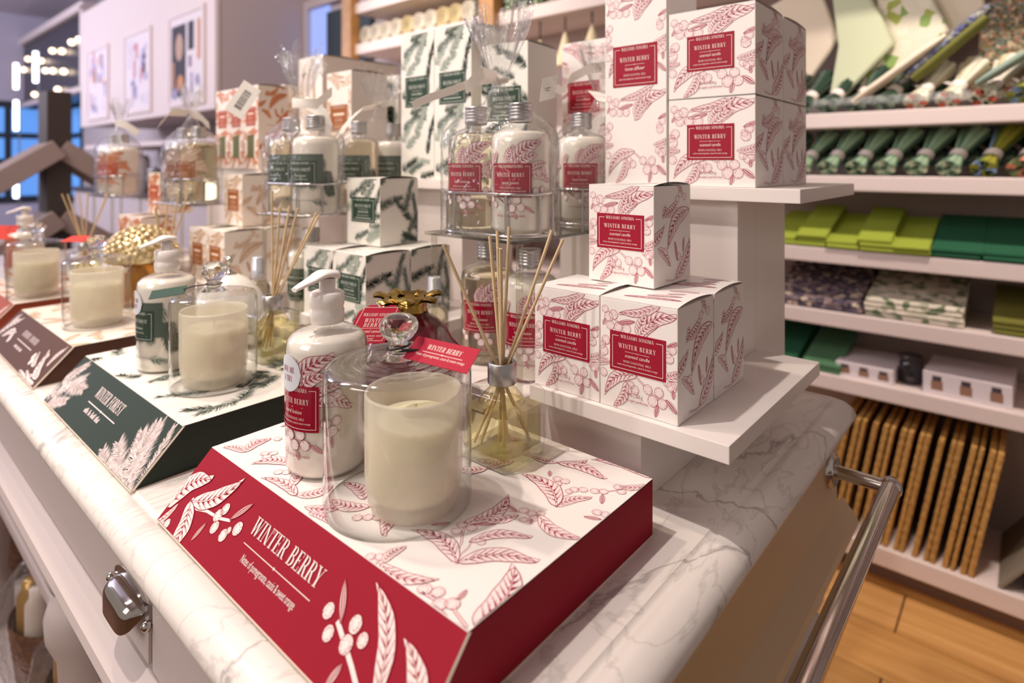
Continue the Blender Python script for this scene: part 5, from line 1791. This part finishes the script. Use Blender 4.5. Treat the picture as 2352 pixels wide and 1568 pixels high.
def napkin(kind, label, x, y, z, rot, group):
    t = thing('rolled_napkin', label, 'napkin', (x, y, z), 0, group, rot=rot)
    obj('cloth', cached(('nap', kind), lambda: napkin_mesh(kind, hash(kind) % 97 if False else len(kind) * 7)), t)
    obj('napkin_band', bandm, t, (0, -.012, 0), label='white paper band')
for r, (z, kinds, nm) in enumerate(((1.416, ['dark', 'dark', 'dark', 'dark', 'dark', 'pear', 'pear', 'pear', 'olive', 'navy'], 'upper'), (1.220, ['dark', 'sage', 'sage', 'sage', 'sage', 'sage', 'sage', 'olive', 'coral', 'navy'], 'lower'))):
    x = -.625
    for k, kd in enumerate(kinds):
        desc = {'dark': 'dark green', 'sage': 'sage green', 'pear': 'white and coral', 'olive': 'olive', 'navy': 'navy and olive', 'coral': 'coral'}[kd]
        napkin(kd, '%s rolled napkin, %s from the white tower on the %s napkin shelf' % (desc, ORD[k], nm), x, 2.145 + .006 * (k % 2), z + .066, (.72, -.35, -.72), 'rolled napkins on the %s shelf' % nm)
        x += .078
    x = -.60
    for k in range(9):
        kd = 'dark' if k < 6 or r else 'pear'
        napkin(kd, '%s napkin roll in the rear row, %s from the tower, %s shelf' % ('dark green' if kd == 'dark' else 'white and coral', ORD[k], nm), x, 2.285, z + .075, (.25, -.4, -.5), 'rear rolled napkins')
        x += .08
# acrylic lip along the top napkin shelf
thing('acrylic_lip', 'clear acrylic strip along the front edge of the upper napkin shelf', 'lip', me=boxmesh('acrylic_lip', -.7, .6, 2.074, 2.077, 1.4162, 1.462, thin('lip_acrylic', (.97, .98, .97), .025, .7), .0005))

def folded_cloth(label, x, y, z, w, m, slope, group=None, layers=3, d=.26, cat='cloth'):
    t = thing('folded_cloth', label, cat, (x, y, z), 0, group)
    th = .0135
    for k in range(layers):
        prof = []
        for j in range(9):
            a = -pi / 2 - pi * j / 8
            prof.append((-d / 2 + th / 2 + th / 2 * math.cos(a), th / 2 + th / 2 * math.sin(a)))
        prof = [(d / 2, 0)] + prof + [(d / 2, th)]
        mb = MB()
        R = random.Random(k * 7 + int(x * 1000))
        ox = R.uniform(-.004, .004); oy = R.uniform(-.004, .002)
        def fn(p, q, h): return (h + ox, p + oy, q + th * k + (p + d / 2) * slope)
        mb.prism(prof, lambda a, b, h: fn(a, b, h), -w / 2, w / 2)
        obj('fold', mb.mesh('fold', [m]), t)
    return t
M_lime = mat('lime_linen', '9aa838', .9, bump=.4, bscale=120)
M_forest = mat('forest_linen', '1f5a3c', .9, bump=.4, bscale=120)
x = -.625
for k in range(5):
    folded_cloth('lime green folded linen, %s from the tower column' % ORD[k], x, 2.205 - .004 * k, .9925, .088, M_lime, .26 + .05 * (k % 2), 'lime folded linens', 2 + k % 2); x += .091
for k in range(3):
    folded_cloth('dark forest green folded linen, %s after the lime ones' % ORD[k], x + .01, 2.20, .9925, .115, M_forest, .30, 'dark green folded linens', 2); x += .119
M_viol = speckle_mat('violet_print_linen', ['4e4552', '6b5d66', '3c3746', 'c9b7a0', '8a7474'], 70)
M_leaf = speckle_mat('leaf_print_linen', ['d8cfbc', 'c9c2ac', '6e7a5c', 'e3dac6', 'a9a890'], 50)
folded_cloth('violet patterned folded tablecloth beside the tower column', -.52, 2.22, .7955, .25, M_viol, .33, 'patterned folded tablecloths', 2, .27)
folded_cloth('white and green leaf patterned folded tablecloth', -.265, 2.22, .7955, .24, M_leaf, .22, 'patterned folded tablecloths', 4, .27)
folded_cloth('olive folded tablecloth at the far end of the patterned row', .02, 2.22, .7955, .2, mat('olive_linen', '74722c', .9), .2, None, 3, .27)
folded_cloth('dark green folded linen on the box shelf beside the tower', -.63, 2.22, .5975, .11, M_forest, .28, 'green linens on the box shelf', 2)
folded_cloth('mid green folded linen on the box shelf', -.505, 2.21, .5975, .11, mat('mid_green_linen', '4f7a56', .9), .25, 'green linens on the box shelf', 2)
def photo_box(label, x, y, z, w, h, d, n):
    t = thing('photo_box', label, 'box', (x, y, z), -.03)
    obj('carton', boxmesh('carton', -w / 2, w / 2, -d / 2, d / 2, 0, h, mat('white_box_board', 'e6dcde', .5), .001), t)
    for k in range(n):
        cx = -w / 2 + w * (k + .5) / n
        P = Pr(); P.rect(cx - .014, h * .2, cx + .014, h * .62, 0, 0); P.rect(cx - .011, h * .62, cx + .011, h * .85, 1, 0)
        obj('picture', P.mesh('picture', [mat('box_picture', '9b7560', .5), mat('box_picture_dark', '4a4148', .5)], fplane((0, -d / 2, 0), (1, 0, 0), (0, 0, 1))), t)
photo_box('long white box with small pictures on the box shelf', -.385, 2.19, .5975, .155, .042, .2, 3)
photo_box('taller white box with three pictures on the box shelf', -.135, 2.19, .5975, .20, .062, .2, 3)
t = thing('dark_jar', 'dark glass jar between the two white picture boxes', 'jar', (-.275, 2.16, .5975))
obj('jar_body', lathemesh('jar_body', [(.0001, 0), (.028, 0), (.03, .004), (.03, .06), (.026, .066)], mat('dark_jar_glass', '2a2426', .08, coat=.6), 28), t)
obj('lid', lathemesh('lid', [(.0275, .064), (.029, .066), (.029, .082), (.026, .084), (.0001, .0842)], mat('dark_jar_lid', '39302f', .3), 28), t)
# woven placemats filed upright on the bottom board
M_rat = wood_mat('woven_rattan', 'd2a35c', '9c6c30', 140, 60, .7)
x = -.505
R = random.Random(4)
def placemat(th):
    mb = MB()
    n = 26
    rows = []
    for i in range(n + 1):
        z = .362 * i / n
        q = .0009 * (i % 2)
        rows.append([(-th / 2 - q, -.15, z), (-th / 2 - q, .15, z), (th / 2 + q, .15, z), (th / 2 + q, -.15, z), (th * .25, -.1515 - q, z), (-th * .25, -.1515 - q, z)])
    mb.grid(rows, 0, False, True); mb.face(rows[0]); mb.face(rows[-1][::-1])
    return mb.mesh('placemat', [M_rat])
pm_ = [placemat(.0095), placemat(.0125)]
for k in range(18):
    th = .0125 if k % 3 else .0095
    gap = (.0, .009, .0, .015, .010, .0, .013)[k % 7]
    o = thing('woven_placemat', 'woven rattan placemat, %s in the filed row from the counter corner' % ORD[k], 'placemat', (x, 2.215, .1255), 0, 'filed rattan placemats', me=pm_[1 if k % 3 else 0])
    o.rotation_euler = (0, .185, 0)
    x += th * 1.02 + .0045 + gap
for k in range(2):
    o = thing('woven_placemat', 'greyish placemat leaning far over, %s after the rattan row' % ORD[k], 'placemat', (x + .03 + .055 * k, 2.21, .1268), 0, 'leaning grey placemats', me=cached('greymat', lambda: boxmesh('placemat', -.005, .005, -.15, .15, 0, .36, mat('grey_weave', '8d8272', .8, bump=.5, bscale=150), .002)))
    o.rotation_euler = (0, .62, 0)

# upper shelves near the posts
x = -2.95
for k in range(11):
    kd = ('white', 'white', 'white', 'white', 'gold', 'white', 'white', 'gold', 'gold', 'white', 'navy')[k]
    r = .052
    t = thing('rolled_linen', '%s rolled linen, %s from the first wooden post on the high shelf' % ({'white': 'white', 'gold': 'pale gold', 'navy': 'dark patterned'}[kd], ORD[k]), 'linen', (x, 2.21, 1.9605 + r), 0, 'rolled linens on the high shelf')
    def mk(kd=kd):
        mb = MB()
        rows = []
        for i in range(7):
            yy = -.12 + .24 * i / 6
            rows.append([((.049 + .003 * math.sin(5 * a + i)) * math.cos(a), yy, .0515 * math.sin(a)) for a in [2 * pi * j / 22 for j in range(22)]])
        mb.grid(rows, 0, True, True)
        # spiral ends
        for s in range(5):
            r0 = .049 * (1 - s / 5); r1 = .049 * (1 - (s + .6) / 5)
            mb.grid([[(r0 * math.cos(a), -.12 + .004 * s, r0 * math.sin(a)) for a in [2 * pi * j / 22 for j in range(22)]], [(r1 * math.cos(a), -.119 + .004 * s, r1 * math.sin(a)) for a in [2 * pi * j / 22 for j in range(22)]]], 0, True, True)
        mb.face([p for p in rows[-1]])
        return mb.mesh('roll', [mat('linen_' + kd, NAPK[kd][0], .9, bump=.3, bscale=120)])
    obj('roll', cached(('linroll', kd), mk), t)
    obj('tie', cached('lintie', lambda: (lambda m: (m.tube([(.0525 * math.cos(a), -.06, .0535 * math.sin(a)) for a in [2 * pi * j / 24 for j in range(24)]], .002, 6, closed=True), m.mesh('tie', [mat('linen_tie', 'b7a98e', .8)]))[1])(MB())), t)
    x += .094 if k != 3 else .10
x = -1.80
for k in range(8):
    kd = ('sage', 'dark', 'sage', 'sage', 'dark', 'coral', 'sage', 'dark')[k]
    napkin(kd, '%s rolled napkin, %s along the highest shelf above the hanging cones' % ({'sage': 'sage green', 'dark': 'dark green', 'coral': 'coral'}[kd], ORD[k]), x, 2.14, 1.9605 + .045, (.2, -.3, -.3), 'rolled napkins on the highest shelf')
    x += .085
def cone(label, x, z, hh, r):
    t = thing('hanging_cone', label, 'ornament', (x, 2.14, z), 0, 'cream cones hanging under the shelf')
    obj('cone_body', cached(('cone', hh, r), lambda: lathemesh('cone_body', [(.0001, 0), (r, .001), (r * .96, .01), (.005, hh - .004), (.0001, hh)], mat('cream_cone', 'eee0bd', .6), 24)), t)
    mb = MB(); mb.tube([(0, 0, hh - .002), (0, 0, 1.8998 - z)], .004, 6)
    obj('cord', mb.mesh('cord', [mat('cone_cord', '584a44', .7)]), t)
cone('cream cone hanging under the high shelf, nearest the tall red box', -1.405, 1.70, .15, .055)
cone('cream cone hanging under the high shelf, second from the tall red box', -1.545, 1.68, .16, .05)
cone('cream cone hanging under the high shelf, third from the tall red box', -1.685, 1.66, .16, .05)
cone('cream cone hanging beside the tall pine printed boxes', -2.60, 1.66, .13, .05)

# ------------------------------------------------------------------ poster cabinet, glazed cabinet and far window
M_cabw = mat('poster_cabinet_paint', 'e2d3d0', .5)
M_cabs = mat('cabinet_side_shade_tone', 'bcaeae', .6)  # shade on the cabinet sides put into a greyer copy of the paint
t = thing('poster_cabinet', 'long white wall cabinet with three posters, beyond the counter', 'cabinet', (-5.65, 2.0, 0))
obj('body', boxmesh('body', -1.55, 1.55, -.25, .41, 1.63, 2.75, M_cabs, .005), t)
obj('front_board', boxmesh('front_board', -1.56, 1.56, -.285, -.252, 1.62, 2.76, M_cabw, .006), t)
obj('under_ledge', boxmesh('under_ledge', -1.56, 1.56, -.25, .4, 1.40, 1.44, M_cabw, .004), t)
def poster(label, x, seed, dark):
    t = thing('poster', label, 'poster', (x, 1.711, 1.70), 0, 'posters on the long cabinet')
    w, h = .58, .62
    fr = MB()
    for b in ((-w / 2 - .03, -w / 2, -.03, h + .03), (w / 2, w / 2 + .03, -.03, h + .03), (-w / 2, w / 2, -.03, 0), (-w / 2, w / 2, h, h + .03)):
        fr.box(b[0], b[1], -.012, .003, b[2], b[3])
    obj('frame', fr.mesh('frame', [M_cabw]), t)
    obj('sheet', boxmesh('sheet', -w / 2, w / 2, -.004, .003, 0, h, mat('poster_sheet', 'e4d9de', .6)), t)
    R = random.Random(seed)
    P = Pr()
    cols = ['4a4256', '7a6a86', 'b99a86', 'c98a5a', '9a94b4', '2f2a38'] if dark else ['c9c2d6', 'b4accb', 'd9b9a6', 'c9909a', 'a9a2c4', 'd8cfdc']
    M_ = [mat('poster_ink_' + c, c, .6) for c in cols]
    if dark:
        P.rect(-.26, .04, .0, .56, 5, 0); P.disc(-.12, .40, .07, 2, 1, 16, .1); P.disc(-.1, .14, .06, 3, 1, 16); P.disc(-.2, .07, .05, 4, 1); P.disc(-.03, .07, .05, 4, 1)
        P.rect(.04, .36, .14, .56, 5, 0); P.rect(.05, .24, .1, .32, 1, 0); P.rect(.2, .28, .25, .56, 3, 0); P.rect(.08, .05, .12, .2, 4, 0); P.rect(-.24, .1, -.21, .3, 3, 1); P.disc(.2, .14, .04, 4, 0)
    else:
        for k in range(26):
            a, b = R.uniform(-.26, .2), R.uniform(.03, .5)
            P.rect(a, b, a + R.uniform(.03, .09), b + R.uniform(.04, .14), R.randrange(6), k % 3)
    obj('picture', P.mesh('picture', M_, fplane((0, -.004, 0), (1, 0, 0), (0, 0, 1)), base=.001), t)
poster('poster with dark bottle photographs, nearest on the long cabinet', -4.55, 1, True)
poster('pale poster in the middle of the long cabinet', -5.55, 2, False)
poster('pale poster at the far end of the long cabinet', -6.62, 3, False)
t = thing('glazed_cabinet', 'white framed high cabinet with dark glass, beyond the poster cabinet', 'cabinet', (-9.6, 2.15, 2.1))
obj('body', boxmesh('body', -1.7, 1.7, -.22, .25, .0, .92, mat('glazed_cabinet_inside', '2b2b36', .3)), t, label='dark glass front')
for b in ((-1.72, 1.72, .86, .95), (-1.72, 1.72, -.04, .02)):
    obj('frame_rail', boxmesh('frame_rail', b[0], b[1], -.27, -.2, b[2], b[3], M_cabw, .004), t)
for x in (-1.72, 1.64):
    obj('frame_stile', boxmesh('frame_stile', x, x + .08, -.27, -.2, 0.0, .9, M_cabw, .004), t)
obj('side_panel', boxmesh('side_panel', 1.701, 1.73, -.26, .26, -.04, .95, M_cabs, .004), t)
GLINTS = ((-8.32, 2.65), (-8.02, 2.64), (-9.19, 2.66), (-8.74, 2.60), (-10.52, 2.71), (-9.54, 2.45), (-9.17, 2.41), (-8.66, 2.35), (-8.94, 2.16), (-10.13, 2.19), (-10.79, 2.59), (-9.77, 2.60),)
M_glint = mat('glowing_glint', 'fff0dc', .4, emit='ffe2bf', estr=3.5)  # glowing balls put in for lights reflected in the dark glass
for k, (x, z) in enumerate(GLINTS):
    o = thing('reflected_light', 'small round lit bulb, %s among the lights reflected in the dark glass cabinet front' % ORD[k], 'lamp', (x, 1.893, z), 0, 'lights reflected in the glazed cabinet')
    bl = obj('glint', cached('glint', lambda: lathemesh('glint', [(.0001, -.035), (.026, -.024), (.036, 0), (.026, .024), (.0001, .035)], M_glint, 16)), o)
    sk = obj('glint_mount', cached('glint_mount', lambda: lathemesh('glint_mount', [(.012, .03), (.016, .0365), (.0001, .0368)], M_steel, 12)), o)
    sk.rotation_euler = (-pi / 2, 0, 0)
M_tube = mat('lit_tube', 'ffffff', .4, emit='f4f4ff', estr=4)
def tube_stand(label, u, spans):
    d = 6.0
    p = RT * ((u - 1176) / 1377.56 * d) + FW * d
    t = thing('tube_light_stand', label, 'lamp', (p.x, p.y, 0), 0, 'standing light tubes')
    Z = [1.257 - (v - 376.15) / 1377.56 * d for s_ in spans for v in s_]
    mb = MB(); mb.box(-.012, .012, .022, .03, 0, max(Z) + .03); mb.box(-.07, .07, -.07, .07, 0, .02)
    obj('pole', mb.mesh('pole', [mat('lamp_pole', '6c6c78', .5)]), t)
    for v0, v1 in spans:
        z1, z0 = 1.257 - (v0 - 376.15) / 1377.56 * d, 1.257 - (v1 - 376.15) / 1377.56 * d
        obj('tube', lathemesh('tube', [(.0001, z0), (.021, z0 + .005), (.021, z1 - .005), (.0001, z1)], M_tube, 16), t, label='lit white tube')
tube_stand('tall stand of three stacked white light tubes, farthest along', 37, ((145, 205), (230, 300), (360, 455)))
tube_stand('stand with one white light tube in front of the dark glazed cabinet', 82, ((118, 190),))
def lit_window(name, x0, x1, y0, y1, n):
    w = structure(name, None)
    along = x1 - x0 > y1 - y0
    obj('window_frame', boxmesh('window_frame', x0, x1, y0, y1, .7, 2.15, mat('dark_window_frame', '2a3038', .5)), w)
    M_b = mat('blue_lit_pane', '4f8fd8', .3, emit='6fa6ec', estr=.6)
    for k in range(n):
        for z0, z1 in ((.8, 1.25), (1.33, 1.62), (1.70, 2.05)):
            if along:
                q = (x1 - x0) / n; b_ = (x0 + q * k + .04, x0 + q * (k + 1) - .04, y0 - .012, y0 - .002)
            else:
                q = (y1 - y0) / n; b_ = (x1 + .002, x1 + .012, y0 + q * k + .04, y0 + q * (k + 1) - .04)
            obj('window_pane', boxmesh('window_pane', *b_, z0, z1, M_b), w)
lit_window('window_2', -10.95, -10.05, 2.395, 2.418, 2)
lit_window('window_3', -10.998, -10.975, 1.2, 2.3, 2)
# dark display stand with sloping ledges
M_bronze = mat('dark_bronze', '3a302b', .6)
M_ledge = mat('taupe_ledge', '94827b', .5)
t = thing('ledge_stand', 'dark post stand with sloping taupe ledges beyond the counter end', 'display stand', (-3.39, .70, 0), pi / 2)
obj('post', boxmesh('post', -.045, .045, -.115, .035, 0, 1.58, M_bronze, .003), t, label='dark brown square post')
obj('foot', boxmesh('foot', -.22, .22, -.2, .2, 0, .03, M_bronze, .004), t)
for z, sx in ((1.36, -1), (1.36, 1), (1.05, -1), (1.05, 1)):
    mb = MB()
    M = Matrix.Translation((.03 * sx if sx > 0 else -.03, -.01 if sx > 0 else -.03, z)) @ Matrix.Rotation(.62 * sx, 4, 'Y')
    mb.box(0 if sx > 0 else -.30, .25 if sx > 0 else 0, -.12, .12, -.085, .0, 0, .004, M)
    obj('sloping_ledge', mb.mesh('sloping_ledge', [M_ledge]), t)
# low white fittings under the posters
t = thing('back_counter', 'white back counter under the poster cabinet', 'counter', (-5.6, 2.0, 0))
obj('body', boxmesh('body', -2.0, 2.0, -.25, .4, 0, .98, mat('back_counter_paint', 'c9bdbf', .6), .004), t)
obj('worktop', boxmesh('worktop', -2.02, 2.02, -.28, .41, .981, 1.02, mat('dark_counter_top', '3a3335', .3), .004), t)
R = random.Random(9)
for k in range(9):
    x = -7.2 + k * .37
    t = thing('canister', '%s canister on the back counter, %s along it' % ('dark' if k % 3 == 1 else 'pale', ORD[k]), 'canister', (x, 1.9, 1.0205), 0, 'canisters on the back counter')
    hh = R.uniform(.16, .3)
    obj('can', lathemesh('can', [(.0001, 0), (.07, 0), (.075, .006), (.075, hh), (.06, hh + .01)], mat('canister_' + ('dark' if k % 3 == 1 else 'pale'), '3b3436' if k % 3 == 1 else 'd8cdd0', .35), 24), t)
    obj('lid', lathemesh('lid', [(.062, hh + .008), (.066, hh + .012), (.064, hh + .03), (.012, hh + .034), (.014, hh + .05), (.0001, hh + .052)], M_steel, 24), t)

# ------------------------------------------------------------------ wrapped goods on the lower shelf
M_bask = wood_mat('brown_basket', '8a5a34', '4c2f1c', 60, 60, .6)
for k, (x, y, s, c) in enumerate(((-1.36, .345, .80, '7a1f1c'), (-1.62, .335, .78, '8a5a2c'), (-2.12, .335, .8, '5a3a24'), (-2.40, .34, .8, '7a1f1c'), (-.83, .42, .8, '8d8ab0'))):
    t = thing('wrapped_hamper', ['red filled basket hamper in clear wrap just past the turned leg', 'brown filled basket hamper in clear wrap, second past the leg', 'dark basket hamper in clear wrap, third past the leg', 'red filled basket hamper in clear wrap, fourth past the leg', 'lilac filled hamper in clear wrap before the turned leg'][k], 'hamper', (x, y, .1525), .2 * k, 'wrapped hampers on the lower shelf')
    mb = MB()
    rows = []
    for i in range(13):
        z = .13 * i / 12
        r = (.085 + .02 * i / 12 + .003 * (i % 2)) * s
        rows.append([(r * 1.15 * math.cos(a) * (1 + .012 * math.cos(a * 16 + (i % 2) * pi)), r * .9 * math.sin(a), z) for a in [2 * pi * j / 32 for j in range(32)]])
    mb.grid(rows, 0, True, True, True); mb.face(rows[0][::-1])
    obj('basket', mb.mesh('basket', [M_bask]), t)
    mb = MB()
    RR = random.Random(k)
    for j in range(6):
        a = j * 1.05; rr = .045 * s
        cx, cy, hh = rr * math.cos(a), rr * math.sin(a), RR.uniform(.12, .24)
        mb.lathe([(.0001, .03), (.026, .03), (.028, .05), (.028, hh), (.02, hh + .012), (.02, hh + .03), (.0001, hh + .031)], 14, cx, cy, j % 3)
    ct = obj('contents', mb.mesh('contents', [mat('hamper_' + c, c, .35), mat('hamper_gold', 'b98f4a', .3, .5), mat('hamper_white', 'd9c9bf', .4)]), t)
    ct['kind'] = 'stuff'
    mb = MB(); rows = []
    for i, (r, z) in enumerate(((.105, .001), (.125, .06), (.132, .14), (.12, .20), (.07, .25), (.02, .27), (.04, .295), (.06, .318))):
        rows.append([(r * s * (1 + .07 * math.sin(7 * a + i) + .05 * math.sin(13 * a)) * math.cos(a), r * s * .9 * (1 + .07 * math.sin(7 * a + i)) * math.sin(a), z) for a in [2 * pi * j / 48 for j in range(48)]])
    mb.grid(rows, 0, True, True, True)
    obj('wrap', mb.mesh('wrap', [M_cello]), t)

for k, x in enumerate((-1.32, -1.43, -1.54, -1.65, -1.76, -1.87, -1.98)):
    t = thing('amber_jar', 'amber glass jar, %s past the turned leg on the middle shelf' % ORD[k], 'jar', (x, .325, .5025), 0, 'amber jars on the middle shelf')
    obj('jar_body', cached('amberjar', lambda: lathemesh('jar_body', [(.0001, 0), (.036, 0), (.04, .006), (.04, .075), (.03, .09), (.026, .095)], mat('amber_jar_glass', '9a6428', .12, trans=.35, coat=.5), 28)), t)
    obj('lid', cached('amberlid', lambda: lathemesh('lid', [(.028, .093), (.03, .095), (.03, .11), (.0001, .111)], mat('wooden_lid', 'c9a06a', .6), 24)), t)
